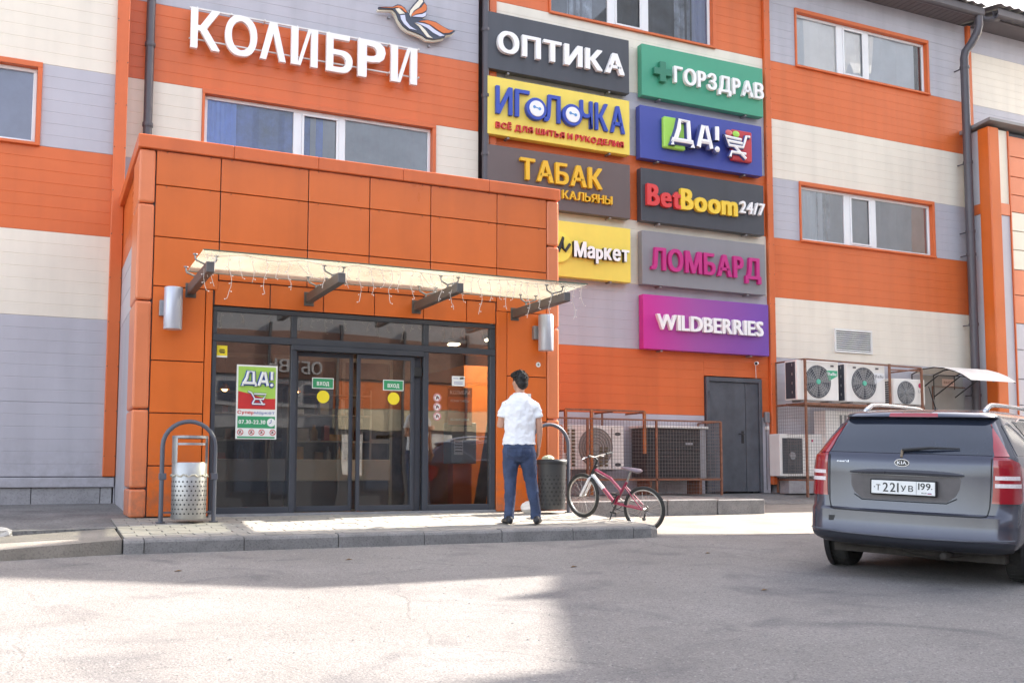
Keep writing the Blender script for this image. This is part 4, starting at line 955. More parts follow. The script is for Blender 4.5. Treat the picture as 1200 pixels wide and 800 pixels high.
for i, z in enumerate((2.14, 2.02, 1.90)):
    w3 = ('upper', 'middle', 'lower')[i]
    k = MB(); cx = 4.62
    t = thing('prohibition_sticker', w3+' one of three round red-ringed stickers on the right pane', 'sticker', (cx, yg, z-.05), group='round stickers on the right pane')
    k.lathe([(0, .002), (.055, .002), (.055, 0)], (cx, yg, z), 20, 'y'); k.build('disc', PW, t)
    k = MB(); k.tube([(cx+.047*math.cos(a*PI/8), yg-.003, z+.047*math.sin(a*PI/8)) for a in range(16)], .005, 4, closed=True); k.tube([(cx-.033, yg-.003, z+.033), (cx+.033, yg-.003, z-.033)], .004, 4); k.build('ring', PR, t)
    strokes([[(cx-.015, z-.02), (cx, z+.02), (cx+.02, z-.005)]], .008, yg-.002, PK, 'pictogram', t)
t = notice('camera_notice', 'small white notice with a camera pictogram above the opening hours board', 'notice', 4.82, 5.00, 2.30, 2.43, yg, PW); strokes([[(4.84, 2.40), (4.91, 2.40)], [(4.85, 2.35), (4.97, 2.35)], [(4.85, 2.33), (4.97, 2.33)]], .003, yg-.002, PB, 'print', t); strokes([[(4.93, 2.40), (4.98, 2.405)]], .012, yg-.002, PK, 'print', t)
# opening hours board inside the right pane
yb = YE+.16
t = thing('opening_hours_board', 'orange and black opening hours board hanging inside the right pane', 'board', (5.03, yb, 1.80))
sheet(4.80, 5.14, 1.80, 2.29, yb, mat('board_orange', (.52, .12, .05), .5), t, 'board', d=.01); sheet(4.80, 5.14, 2.165, 2.29, yb-.011, PK, t, 'print'); sheet(4.80, 5.14, 1.78, 1.80, yb, PK, t, 'print', d=.01)
text('КОЛИБРИ', 4.83, 5.11, 2.20, 2.25, PW, t, Y=yb-.0135, depth=.001, bold=.03, joined=True, name='print'); text('РЕЖИМ РАБОТЫ', 4.84, 5.10, 2.10, 2.13, PW, t, Y=yb-.0105, depth=.001, bold=.03, joined=True, name='print'); text('10.00-22.00', 4.82, 5.12, 1.965, 2.015, PK, t, Y=yb-.0105, depth=.001, bold=.04, joined=True, name='print', caph=.69); text('БЕЗ ВЫХОДНЫХ', 4.84, 5.10, 1.855, 1.885, PW, t, Y=yb-.0105, depth=.001, bold=.03, joined=True, name='print')
t = thing('payment_terminal', 'grey metal terminal cabinet standing inside the lobby below the orange board', 'terminal', (5.22, YE+.8, .67))
k = MB(); k.box(5.05, 5.42, YE+.65, YE+.95, 1.30, 1.86); k.build('cabinet', mat('terminal_grey', (.30, .32, .33), .4), t, bevel=.01); k = MB(); k.box(5.10, 5.37, YE+.7, YE+.9, .67, 1.30); k.build('stand', ORANGE, t)
sheet(5.09, 5.22, 1.42, 1.62, YE+.648, PW, t, 'label'); k = MB()
for z in (1.46, 1.50, 1.54, 1.58): k.box(5.10, 5.21, YE+.644, YE+.6455, z, z+.012)
k.build('print', PK, t)
WOOD = mat('weathered_plank', (.20, .16, .12), .8, var=.3, scale=9)
for i, (a, b) in enumerate(((5.36, 5.62), (5.50, 5.66))):
    k = MB(); k.obox(((a+b)/2-.02, YE+.45+i*.08, 1.4), (.055, 0, 0), (0, .012, 0), (.13, 0, .74)); 
    tag(k.build('plank', WOOD, orig=(a, YE+.5, .67)), ('left' if i == 0 else 'right')+' one of two weathered planks leaning inside the lobby', 'plank', 'planks in the lobby')
t = notice('wall_notice', 'small white paper notice on the orange column behind the man', 'notice', 5.80, 5.93, 2.13, 2.23, YE-.001, PW); strokes([[(5.82, 2.20), (5.90, 2.20)], [(5.82, 2.17), (5.88, 2.17)]], .004, YE-.003, PB, 'print', t)
k = MB(); k.lathe([(0, .004), (.035, .004), (.035, 0)], (6.04, YE-.001, 2.625), 18, 'y'); t = thing('round_sticker', 'small round white sticker on the orange column under the right wall lamp', 'sticker', (6.04, YE, 2.59)); k.build('disc', PW, t); strokes([[(6.025, 2.625), (6.055, 2.625)], [(6.04, 2.61), (6.04, 2.64)]], .004, YE-.005, PK, 'print', t)
# ------------------------------------------------------------------ litter bins
def bin_arch(cx, y, lab, m, w=.275, h=1.09):
    t = thing('bin_stand', lab, 'bin stand', (cx, y, pz(y)))
    z = pz(y); k = MB(); P_ = [(cx-w, y, z)]+[(cx-w, y, z+h-w)]+[(cx-w*math.cos(a), y, z+h-w+w*math.sin(a)) for a in [PI*i/14 for i in range(1, 14)]]+[(cx+w, y, z+h-w), (cx+w, y, z)]
    k.tube(P_, .024, 12); k.build('arch', m, t, smooth=True, autos=.8)
    for sx in (-1, 1):
        k = MB(); k.lathe([(0, .012), (.05, .012), (.05, 0)], (cx+sx*w, y, z), 14); k.build('foot', m, t)
    return t
y = 11.42; cx = 1.475; z = pz(y); STG = mat('stand_grey_paint', (.10, .105, .13), .35)
t = bin_arch(cx, y, 'grey arched tube stand holding the steel bin left of the doors', STG)
for sx in (-1, 1):
    k = MB(); k.box(cx+sx*.275-(.045 if sx > 0 else .03), cx+sx*.275+(.03 if sx > 0 else .045), y-.03, y+.03, z+.46, z+.53); k.build('clamp', STG, t, bevel=.004)
k = MB(); k.box(cx-.25, cx+.25, y-.008, y+.008, z+.10, z+.12); k.build('cross_bar', STG, t)
def holes(c, r, z0, z1, nx, nz, m, parent, hr=.013):
    k = MB()
    for j in range(nz):
        zz = z0+(z1-z0)*j/(nz-1)
        for i in range(nx):
            a = 2*PI*(i+.5*(j % 2))/nx; nrm = Vector((math.cos(a), math.sin(a), 0)); tg = Vector((-math.sin(a), math.cos(a), 0)); p = Vector((c[0], c[1], zz))+nrm*(r+.0015)
            k.add([p+tg*hr*math.cos(b)+Vector((0, 0, hr*math.sin(b))) for b in [PI/3*q for q in range(6)]], [tuple(range(6))])
    return k.build('perforation', m, parent, fix=False)
t = thing('litter_bin', 'stainless steel perforated litter bin hanging in the left arched stand', 'litter bin', (cx, y, z+.05))
k = MB(); k.lathe([(0, 0), (.178, 0), (.182, .01), (.185, .60), (.182, .605), (.172, .60), (.17, .02)], (cx+.01, y, z+.04), 32); k.build('drum', STEEL, t, smooth=True, autos=.6)
holes((cx+.01, y), .184, z+.10, z+.44, 26, 8, BLACK, t, .010)
k = MB(); k.lathe([(.186, 0), (.19, .0), (.19, .012), (.186, .012)], (cx+.01, y, z+.905), 28); k.lathe([(.0, .0), (.188, .0), (.188, .018), (0, .018)], (cx+.01, y, z+.915), 28); k.build('lid', GALV, t)
k = MB(); k.lathe([(.185, 0), (.187, 0), (.187, .28), (.185, .28)], (cx+.01, y, z+.64), 6, a0=PI*.95, a1=PI*1.22); k.build('lid_support', STEEL, t)
k = MB(); k.lathe([(.185, 0), (.187, 0), (.187, .28), (.185, .28)], (cx+.01, y, z+.64), 6, a0=PI*1.78, a1=PI*2.05); k.build('lid_support', MATS['stand_grey_paint'], t)
k = MB(); k.lathe([(.176, 0), (.184, 0), (.184, .025), (.176, .025)], (cx+.01, y, z+.83), 16, a0=PI*1.15, a1=PI*1.85); k.build('ash_rail', GALV, t)
k = MB(); k.tube([(cx+.01+(.188+.006*math.sin(q*2.3))*math.cos(2*PI*q/40), y+(.188+.006*math.sin(q*2.3))*math.sin(2*PI*q/40), z+.505+.012*math.sin(q*1.9)) for q in range(40)], [.007+.004*abs(math.sin(q*1.3)) for q in range(40)], 6, closed=True)
k.build('bag_edge', mat('pale_bag', (.50, .46, .38), .6, var=.3, scale=20), t)
y = 11.72; cx = 6.03; z = pz(y)
bin_arch(cx, y, 'dark arched tube stand at the right corner of the entrance', STG, .275, 1.15)
t = thing('litter_bin', 'dark perforated litter bin behind the man at the right corner of the entrance', 'litter bin', (cx, y, z+.05)); DG = mat('dark_bin_paint', (.045, .048, .052), .4)
k = MB(); k.lathe([(0, 0), (.165, 0), (.17, .01), (.19, .60), (.195, .62), (.18, .61), (.16, .02)], (cx+.02, y-.02, z+.05), 28); k.build('drum', DG, t, smooth=True, autos=.6)
holes((cx+.02, y-.02), .182, z+.12, z+.54, 20, 9, BLACK, t, .016)
k = MB(); k.lathe([(.197, -.03), (.202, .0), (.197, .03), (.17, .035)], (cx+.02, y-.02, z+.66), 24); k.build('bag_edge', BLACK, t, smooth=True)
k = MB(); k.sphere((cx-.05, y-.05, z+.70), (.09, .07, .05), 10, 6); k.build('rubbish', mat('rubbish', (.45, .45, .30), .6, var=.5, scale=20), t)
k = MB(); k.sphere((5.72, 11.7, pz(11.7)+.075), (.11, .08, .085), 10, 7)
for i, p in enumerate(k.v): k.v[i] = (p[0]+random.uniform(-.012, .012), p[1]+random.uniform(-.012, .012), p[2]+random.uniform(-.008, .008))
tag(k.build('plastic_bag', mat('white_bag', (.78, .72, .66), .5), orig=(5.72, 11.7, pz(11.7))), 'crumpled white plastic bag on the ground between the man and the dark bin', 'bag')
# ------------------------------------------------------------------ air conditioners
ACW = mat('ac_casing', (.84, .81, .76), .45, var=.05, streak=.10); ACD = mat('ac_fins', (.05, .055, .07), .5); GRI = mat('ac_grille', (.20, .20, .20), .5)
def ac(x0, x1, y, d, z0, z1, lab, fan=None, fr_=.3, hub=None, side='fins', group='air conditioning units', m=ACW):
    t = thing('air_conditioner', lab, 'air conditioner', ((x0+x1)/2, y, z0), group=group)
    k = MB(); k.box(x0, x1, y, y+d, z0+.03, z1); k.build('casing', m, t, bevel=.012, seg=2)
    k = MB(); k.box(x0+.12, x0+.2, y+.05, y+d-.05, z0, z0+.029); k.build('foot', GALV, t); k = MB(); k.box(x1-.2, x1-.12, y+.05, y+d-.05, z0, z0+.029); k.build('foot', GALV, t)
    if side == 'fins':
        k = MB(); k.box(x0-.004, x0-.001, y+.05, y+d-.03, z0+.06, z1-.03); k.build('coil', ACD, t)
        k = MB()
        for i in range(4): k.box(x0-.012, x0-.0045, y+d*.35, y+d*.35+.02, z0+.15+i*.17, z0+.20+i*.17)
        k.build('pipe_stub', STEEL, t)
    elif side == 'slots':
        for i in range(10):
            zz = z0+.06+(z1-z0-.12)*i/9.5; k = MB(); k.box(x0-.003, x0+.001, y+.05, y+d-.05, zz, zz+.03); k.build('slot', ACD, t)
    if fan:
        cx, cz = fan
        k = MB(); k.lathe([(0, .004), (fr_, .004), (fr_+.01, .0)], (cx, y-.001, cz), 32, 'y'); k.build('fan_opening', ACD, t)
        k = MB()
        for q in range(5):
            a0 = 2*PI*q/5; k.add([(cx+.05*math.cos(a0), y-.006, cz+.05*math.sin(a0)), (cx+fr_*.92*math.cos(a0), y-.0065, cz+fr_*.92*math.sin(a0)), (cx+fr_*.95*math.cos(a0+.8), y-.009, cz+fr_*.95*math.sin(a0+.8)), (cx+.06*math.cos(a0+.9), y-.008, cz+.06*math.sin(a0+.9))], [(0, 1, 2, 3)])
        k.build('fan_blades', GRI, t, fix=False)
        k = MB()
        for rr in [fr_*v for v in (.3, .45, .6, .75, .9, 1.0)]:
            k.tube([(cx+rr*math.cos(2*PI*q/28), y-.018, cz+rr*math.sin(2*PI*q/28)) for q in range(28)], .0035, 4, closed=True)
        for q in range(18):
            a0 = 2*PI*q/18; k.tube([(cx+.04*math.cos(a0), y-.018, cz+.04*math.sin(a0)), (cx+fr_*math.cos(a0), y-.018, cz+fr_*math.sin(a0))], .003, 4)
        k.build('fan_grille', mat('ac_grille_light', (.42, .42, .42), .5), t)
        k = MB(); k.lathe([(0, .03), (.045, .028), (.05, .015), (.05, 0)], (cx, y-.001, cz), 16, 'y'); k.build('hub', hub or GRI, t)
    return t
HUBG = mat('hub_green', (.12, .5, .35), .4)
t = ac(12.58, 13.57, 14.50, .34, 2.48, 3.25, 'left unit on the rack shelf with a green corner label', (13.07, 2.86), .30, HUBG)
k = MB(); k.prism([(13.28, 2.86), (13.28, 3.08), (13.54, 3.08), (13.54, 2.98)], 14.494, 14.4985, 'y'); k.build('label', mat('label_green', (.05, .42, .22), .4), t); text('Ballu', 13.31, 13.51, 2.99, 3.05, WHITE, t, Y=14.4935, depth=.001, bold=.05, joined=True, name='print')
for xx in (13.38,): k = MB(); k.box(xx, xx+.07, 14.49, 14.4985, 3.15, 3.18); k.build('handle_recess', DARKM, t)
t = ac(13.76, 14.74, 14.50, .34, 2.48, 3.25, 'middle unit on the rack shelf with a white corner label', (14.20, 2.87), .30, HUBG)
k = MB(); k.prism([(14.46, 2.86), (14.46, 3.08), (14.72, 3.08), (14.72, 2.98)], 14.494, 14.4985, 'y'); k.build('label', WHITE, t); text('Ballu', 14.49, 14.69, 2.99, 3.05, GALV, t, Y=14.4935, depth=.001, bold=.03, joined=True, name='print')
for xx in (13.93, 14.5): k = MB(); k.box(xx, xx+.07, 14.49, 14.4985, 3.15, 3.18); k.build('handle_recess', DARKM, t)
t = ac(14.95, 15.78, 14.50, .30, 2.47, 3.0, 'smaller unit with round red logo at the right end of the shelf', (15.28, 2.73), .22, GRI, 'slots')
k = MB(); k.lathe([(0, .003), (.05, .003), (.05, 0)], (15.66, 14.498, 2.88), 20, 'y'); k.build('logo', mat('logo_red', (.55, .03, .12), .4), t); text('LG', 15.61, 15.71, 2.74, 2.80, GALV, t, Y=14.4975, depth=.001, bold=.02, joined=True, name='print')
t = ac(12.52, 13.75, 14.95, .30, 1.08, 1.90, 'lower unit with square black grille behind the wire mesh, left of the car', None, side=None)
k = MB(); k.box(12.58, 13.06, 14.944, 14.949, 1.16, 1.82); k.build('fan_opening', ACD, t)
k = MB(); 
for i in range(16): k.tube([(12.58+.03*i, 14.938, 1.16), (12.58+.03*i, 14.938, 1.82)], .003, 4)
for i in range(23): k.tube([(12.58, 14.938, 1.16+.03*i), (13.06, 14.938, 1.16+.03*i)], .003, 4)
k.build('fan_grille', GRI, t); k = MB(); k.lathe([(0, .02), (.07, .02), (.075, 0)], (12.81, 14.945, 1.49), 20, 'y'); k.build('hub', GALV, t)
k = MB(); k.lathe([(0, .003), (.025, .003), (.025, 0)], (13.3, 14.949, 1.78), 14, 'y'); k.build('logo', MATS['logo_red'], t)
t = ac(13.55, 14.75, 14.85, .32, 1.55, 2.36, 'white ribbed unit under the shelf partly hidden by the car', None, side=None)
for i in range(7):
    k = MB(); k.box(13.9+i*.115, 13.96+i*.115, 14.846, 14.849, 1.65, 2.28); k.build('slot', GRI, t)
# rack
RK = thing('steel_rack', 'rusty steel rack holding three air conditioners beside the dark door', 'rack', (14.2, 14.45, .7))
def bar(p, q, s_=.02, m=RUST, parent=None, name='frame_bar'):
    k = MB(); k.tube([p, q], s_*1.2, 4); return k.build(name, m, parent)
def gg(y): return gz(y)+.01 if y < 14 else .70+(y-13.9)*.06
for x, ym in ((12.70, 14.42), (14.78, 14.42), (15.62, 14.42)):
    bar((x, ym, gg(ym)), (x, ym, 3.26 if x < 15 else 3.2), .022, parent=RK, name='post')
bar((12.70, 15.24, .8), (12.70, 15.24, 3.27), .02, parent=RK, name='post'); bar((15.62, 15.24, 2.4), (15.62, 15.24, 3.2), .02, parent=RK, name='post')
bar((12.70, 14.42, 3.26), (15.62, 14.42, 3.22), .016, parent=RK); bar((12.70, 14.42, 3.26), (12.70, 15.24, 3.26), .016, parent=RK); bar((15.62, 14.42, 3.2), (15.62, 15.24, 3.2), .016, parent=RK); bar((14.78, 14.42, 3.15), (15.62, 14.42, 3.16), .014, parent=RK)
bar((12.66, 14.42, 2.44), (15.66, 14.42, 2.43), .028, parent=RK, name='shelf_rail'); bar((12.66, 14.9, 2.44), (15.66, 14.9, 2.43), .024, parent=RK, name='shelf_rail'); bar((12.70, 14.42, 2.44), (12.70, 15.24, 2.44), .022, parent=RK, name='shelf_rail')
bar((12.70, 14.42, 1.04), (14.78, 14.42, 1.04), .016, parent=RK); bar((12.70, 14.42, 1.04), (12.70, 15.24, 1.04), .016, parent=RK)
MESH = mat('grey_wire', (.24, .22, .21), .6, metal=.3)
def wmesh(p0, ux, uz, nx, nz, parent, r=.0026, sp=.058):
    k = MB(); p0 = Vector(p0); ux = Vector(ux); uz = Vector(uz); lx = ux.length; lz = uz.length
    nx = max(2, int(lx/sp)); nz = max(2, int(lz/sp))
    for i in range(nx+1): a = p0+ux*(i/nx); k.tube([a, a+uz], r, 3)
    for i in range(nz+1): a = p0+uz*(i/nz); k.tube([a, a+ux], r, 3)
    return k.build('wire_mesh', MESH, parent, fix=False)
wmesh((12.70, 14.43, 1.04), (2.08, 0, 0), (0, 0, 1.39), 0, 0, RK); wmesh((12.70, 14.43, 1.04), (0, .8, 0), (0, 0, 1.39), 0, 0, RK)
k = MB(); k.box(12.75, 13.7, 14.98, 15.26, .78, 1.05); tag(k.build('concrete_block', CONC, orig=(13.2, 15.1, .75), bevel=.01), 'long concrete block under the lower air conditioner', 'block')
# left cage
CG = thing('wire_cage', 'rusty wire mesh cage standing along the wall between the entrance and the dark door', 'cage', (9.4, 14.6, .78))
for x in (7.15, 8.22, 9.57, 10.92): bar((x, 14.6, .78), (x, 14.6, 2.07), .02, parent=CG, name='post')
bar((10.92, 15.27, .78), (10.92, 15.27, 2.07), .018, parent=CG, name='post')
for a, b in ((7.15, 9.57), (9.57, 10.92)):
    bar((a, 14.6, 2.07), (b, 14.6, 2.07), .016, parent=CG); bar((a, 14.6, 1.06), (b, 14.6, 1.06), .02, parent=CG); wmesh((a, 14.605, .80), (b-a, 0, 0), (0, 0, 1.26), 0, 0, CG)
bar((10.92, 14.6, 2.07), (10.92, 15.27, 2.07), .016, parent=CG); bar((10.92, 14.6, 1.06), (10.92, 15.27, 1.06), .016, parent=CG); wmesh((10.92, 14.6, .80), (0, .67, 0), (0, 0, 1.26), 0, 0, CG)
FR_ = thing('scaffold_stand', 'orange rusty steel frame rising above the left mesh cage', 'frame', (8.6, 14.7, .78))
for x in (7.85, 8.34, 9.38): bar((x, 14.68, .8 if x == 8.34 else 1.5), (x, 14.68, 2.22), .026, ORUST, FR_, 'post')
bar((7.85, 14.68, 2.22), (9.38, 14.68, 2.22), .018, RUST, FR_)
for x in (7.85, 8.75, 9.38): bar((x, 14.68, 2.2), (x, 15.28, 2.2), .016, RUST, FR_)
bar((8.85, 15.2, 1.5), (8.85, 15.2, 2.2), .016, RUST, FR_)
t = ac(7.86, 9.05, 14.82, .32, 1.20, 1.97, 'cream unit with a ribbed round grille behind the bicycle', None, side=None)
k = MB()
for i in range(6):
    rr = .32-.05*i; k.tube([(8.50+rr*math.cos(2*PI*q/26), 14.808, 1.60+rr*math.sin(2*PI*q/26)) for q in range(26)], .007, 5, closed=True)
k.build('fan_grille', GRI, t)
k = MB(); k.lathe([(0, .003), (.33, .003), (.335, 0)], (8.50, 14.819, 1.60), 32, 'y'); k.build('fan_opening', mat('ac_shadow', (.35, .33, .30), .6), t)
for col_ in (7.92, 8.03, 8.56, 8.66):
    for i in range(11 if col_ < 8.2 else 6):
        k = MB(); k.box(col_, col_+.06, 14.79, 14.8005, 1.28+.058*i, 1.315+.058*i); k.build('slot', mat('slot_brown', (.12, .09, .04), .6), t)
for zz in (1.83, 1.31):
    k = MB(); k.lathe([(0, .004), (.062, .004), (.062, 0)], (8.93, 14.819, zz), 18, 'y'); k.v = [(x, y_, zz+(z_-zz)*.45) for x, y_, z_ in k.v]; k.build('badge', DG, t)
k = MB(); k.box(8.80, 8.82, 14.812, 14.8195, 1.25, 1.93); k.build('panel_seam', GRI, t)
t = thing('air_conditioner', 'large black condenser with a pale top inside the mesh cage', 'air conditioner', (10.1, 14.8, 1.0), group='air conditioning units')
k = MB(); k.box(9.47, 10.72, 14.78, 15.25, 1.08, 1.94); k.build('casing', mat('condenser_black', (.035, .033, .035), .6, var=.3, scale=9), t, bevel=.01)
k = MB(); k.box(9.42, 10.76, 14.74, 15.27, 1.945, 1.99); k.build('top_cover', WHITEM, t, bevel=.008)
k = MB(); k.box(10.60, 10.725, 14.775, 14.79, 1.08, 1.94); k.build('edge_panel', GALV, t)
for i in range(9): k = MB(); k.box(9.50, 10.58, 14.765, 14.779, 1.14+.088*i, 1.15+.088*i); k.build('fin', DG, t)
sheet(10.28, 10.43, 1.66, 1.70, 14.762, GALV, t, 'label')
for x in (9.55, 10.6): k = MB(); k.box(x, x+.05, 14.8, 15.2, .79, 1.075); k.build('foot', RUST, t)
# ------------------------------------------------------------------ small wall things
t = thing('security_camera', 'small white bullet camera on the wall above the dark metal door', 'camera', (12.2, 15.2, 3.22))
k = MB(); k.tube([(12.24, 15.21, 3.235), (12.13, 15.10, 3.215)], .035, 12); k.build('camera_body', WHITE, t, smooth=True, autos=.6); k = MB(); k.tube([(12.24, 15.21, 3.235), (12.26, 15.29, 3.22)], .015, 8); k.tube([(12.26, 15.28, 3.22), (12.27, 15.285, 2.95)], .006, 6); k.build('bracket', WHITEM, t)
k = MB(); k.tube([(12.13, 15.10, 3.215), (12.125, 15.095, 3.214)], .028, 10); k.build('lens', BLACK, t)
t = thing('junction_box', 'small grey electrical box right of the dark metal door', 'electrical box', (12.48, 15.25, 2.1)); k = MB(); k.box(12.43, 12.53, 15.22, 15.29, 2.12, 2.32); k.build('box', GALV, t, bevel=.006); k = MB(); k.box(12.46, 12.52, 15.23, 15.29, 1.98, 2.05); k.build('plug', WHITEM, t, bevel=.004); k = MB(); k.tube([(12.48, 15.28, 2.12), (12.48, 15.28, .85)], .006, 6); k.build('cable', BLACK, t)
# grey service door with notice under the curved awning
k = MB(); GD = mat('grey_service_door', (.34, .33, .31), .5, var=.08, streak=.1)
k.box(16.55, 17.74, YM-.03, YM-.001, .8, 3.2); SD = k.build('service_door', GD, BLD, bevel=.005)
k = MB(); k.box(16.88, 17.75, YM-.045, YM-.031, .82, 2.92); k.build('door_leaf', GD, SD, bevel=.006)
k = MB(); k.tube([(16.83, YM-.04, .82), (16.83, YM-.04, 2.97), (17.78, YM-.04, 2.97)], .012, 4); k.build('door_trim', RUST, SD)
sheet(17.12, 17.48, 2.99, 3.14, YM-.032, mat('notice_pink', (.70, .52, .45), .5), SD, 'notice'); text('ВХОД', 17.17, 17.43, 3.04, 3.09, RUST, SD, Y=YM-.0345, depth=.001, joined=True, name='notice_print')
AW = thing('door_awning', 'curved white polycarbonate awning over the grey service door at the right', 'awning', (16.9, 15.2, 3.1))
prof = [(15.27, 3.22), (15.0, 3.30), (14.7, 3.31), (14.45, 3.27), (14.2, 3.19), (14.0, 3.10), (13.8, 2.97)]
k = MB(); rings = [[(x, y_, z_) for y_, z_ in prof]+[(x, y_, z_-.01) for y_, z_ in reversed(prof)] for x in (16.25, 17.5)]; k.loft(rings); k.build('awning_sheet', mat('awning_white', (.82, .80, .76), .35), AW)
for x in (16.27, 16.88, 17.48):
    k = MB(); k.tube([(x, y_, z_-.022) for y_, z_ in prof], .012, 6); k.tube([(x, 15.27, 2.75), (x, 14.6, 3.12), (x, 13.95, 3.04)], .012, 6); k.tube([(x, 15.27, 2.7), (x, 15.27, 3.22)], .012, 6); k.build('bracket', BLACK, AW)
# ------------------------------------------------------------------ bicycle
BR, BFt = Vector((6.61, 10.43)), Vector((6.20, 11.10))
d2 = (BFt-BR); WB_ = .86; ang = math.atan2(d2.y, d2.x)
TYR = mat('tyre_rubber', (.03, .028, .026), .8, var=.3, scale=20); RIMM = mat('rim_alloy', (.42, .40, .37), .3, metal=.7); MAGE = mat('magenta_frame_paint', (.26, .010, .05), .3, var=.05, coat=.5); WHF = mat('white_frame_paint', (.78, .76, .76), .3, coat=.4)
zb = gz(10.4)+.005; zf = pz(11.10)
bk = thing('bicycle', 'magenta and white bicycle leaning by the kerb end beside the dark bin', 'bicycle', (BR.x, BR.y, zb), rz=ang, local=True)
pitch = math.atan2(zf-zb, WB_)
bk.rotation_euler = (math.radians(-5), -pitch, ang)
R = .278
def bwheel(cx, steer=0):
    M_ = Matrix.Translation((cx, 0, R)) @ Matrix.Rotation(steer, 4, 'Z')
    k = MB(); k.tube([M_ @ Vector(((R-.022)*math.cos(a), 0, (R-.022)*math.sin(a))) for a in [2*PI*i/40 for i in range(40)]], .022, 8, closed=True); wh = k.build('wheel', TYR, bk, smooth=True)
    k = MB(); k.tube([M_ @ Vector(((R-.048)*math.cos(a), 0, (R-.048)*math.sin(a))) for a in [2*PI*i/40 for i in range(40)]], .011, 6, closed=True); k.build('rim', RIMM, wh, smooth=True)
    for i in range(24):
        a = 2*PI*i/24; s_ = .03 if i % 2 else -.03; k = MB(); k.tube([M_ @ Vector((.02*math.cos(a+.8), s_, .02*math.sin(a+.8))), M_ @ Vector(((R-.05)*math.cos(a), 0, (R-.05)*math.sin(a)))], .0016, 3); k.build('spoke', RIMM, wh, fix=False)
    k = MB(); k.tube([M_ @ Vector((0, -.045, 0)), M_ @ Vector((0, .045, 0))], .018, 10); k.build('hub', RIMM, wh)
    return wh
bwheel(0); bwheel(WB_, math.radians(-14))
HT = Vector((WB_-.13, 0, .66)); HB = Vector((WB_-.10, 0, .56)); BBk = Vector((.40, 0, .27)); ST = Vector((.27, 0, .56))
k = MB(); k.tube([HB, HB+(BBk-HB)*.55], .024, 10); k.build('down_tube', WHF, bk); k = MB(); k.tube([HB+(BBk-HB)*.5, BBk], .025, 10); k.build('down_tube', MAGE, bk)
k = MB(); k.tube([HT-Vector((0, 0, .03)), (HT+ST)/2-Vector((0, 0, .05)), BBk+(ST-BBk)*.55], .019, 10); k.build('top_tube', MAGE, bk)
k = MB(); k.tube([BBk, ST], .018, 10); k.build('seat_tube', MAGE, bk); k = MB(); k.tube([HT+Vector((-.012, 0, .03)), HB+Vector((.012, 0, -.03))], .022, 10); k.build('head_tube', BLACK, bk)
for s_ in (-1, 1):
    k = MB(); k.tube([BBk+Vector((0, s_*.03, 0)), Vector((0, s_*.06, R))], .010, 8); k.build('chain_stay', MAGE, bk)
    k = MB(); k.tube([ST+Vector((.02, s_*.02, -.06)), Vector((0, s_*.06, R))], .009, 8); k.build('seat_stay', MAGE, bk)
    k = MB(); k.tube([HB+Vector((.01, s_*.05, -.05)), Vector((WB_, s_*.055, R))], [.019, .015], 10); k.tube([HB+Vector((.0, 0, -.03)), HB+Vector((.01, s_*.055, -.05))], .016, 8); k.build('fork_leg', WHF, bk)
k = MB(); k.tube([ST, ST+Vector((-.035, 0, .14))], .013, 8); k.build('seat_post', RIMM, bk)
k = MB(); sp = ST+Vector((-.05, 0, .16)); k.loft([[tuple(sp+Vector((x, w_*math.cos(q*PI/5), h*math.sin(q*PI/5)))) for q in range(10)] for x, w_, h in ((-.12, .05, .015), (-.09, .08, .028), (0, .06, .025), (.08, .025, .018), (.14, .015, .012))]); k.build('saddle', mat('saddle_grey', (.22, .17, .2), .6), bk, smooth=True)
k = MB(); k.tube([HT, HT+Vector((-.02, 0, .10))], .013, 8); st = HT+Vector((.02, 0, .12)); k.tube([HT+Vector((-.02, 0, .09)), st], .013, 8); k.build('stem', BLACK, bk)
k = MB(); k.tube([st+Vector((-.06, -.27, .04)), st+Vector((-.02, -.12, .02)), st, st+Vector((-.02, .12, .02)), st+Vector((-.06, .27, .04))], .010, 8); k.build('handlebar', RIMM, bk)
for s_ in (-1, 1):
    k = MB(); k.tube([st+Vector((-.05, s_*.20, .035)), st+Vector((-.07, s_*.29, .045))], .016, 8); k.build('grip', BLACK, bk)
    k = MB(); k.tube([st+Vector((-.03, s_*.18, .03)), st+Vector((.03, s_*.20, .0)), st+Vector((.02, s_*.27, -.01))], .006, 6); k.build('brake_lever', WHF, bk)
for s_, a in ((-1, -1.2), (1, 1.94)):
    k = MB(); e = BBk+Vector((.15*math.cos(a), s_*.07, .15*math.sin(a))); k.tube([BBk+Vector((0, s_*.06, 0)), e], .010, 6); cr = k.build('crank', BLACK, bk); k = MB(); k.obox(e+Vector((0, s_*.05, 0)), (.045, 0, 0), (0, .04, 0), (0, 0, .011)); k.build('pedal', BLACK, cr)
k = MB(); k.tube([BBk+Vector((.075*math.cos(q*PI/12), -.05, .075*math.sin(q*PI/12))) for q in range(24)], .006, 4, closed=True); k.tube([Vector((.03*math.cos(q*PI/8), -.05, R+.03*math.sin(q*PI/8))) for q in range(16)], .01, 4, closed=True); k.build('chainring', BLACK, bk)
k = MB(); k.tube([BBk+Vector((0, -.05, .078)), (0, -.05, R+.035)], .005, 4); k.tube([BBk+Vector((0, -.05, -.078)), (.02, -.05, R-.12), (0, -.05, R-.03)], .005, 4); k.build('chain', BLACK, bk)
k = MB(); k.tube([(0, -.055, R), (.01, -.055, R-.12)], .012, 6); k.sphere((.015, -.055, R-.13), .025, 8, 6); k.build('derailleur', BLACK, bk)
k = MB(); k.tube([BBk+Vector((-.02, .04, -.03)), BBk+Vector((-.02, .17, -.27))], .008, 6); k.build('kickstand', BLACK, bk)
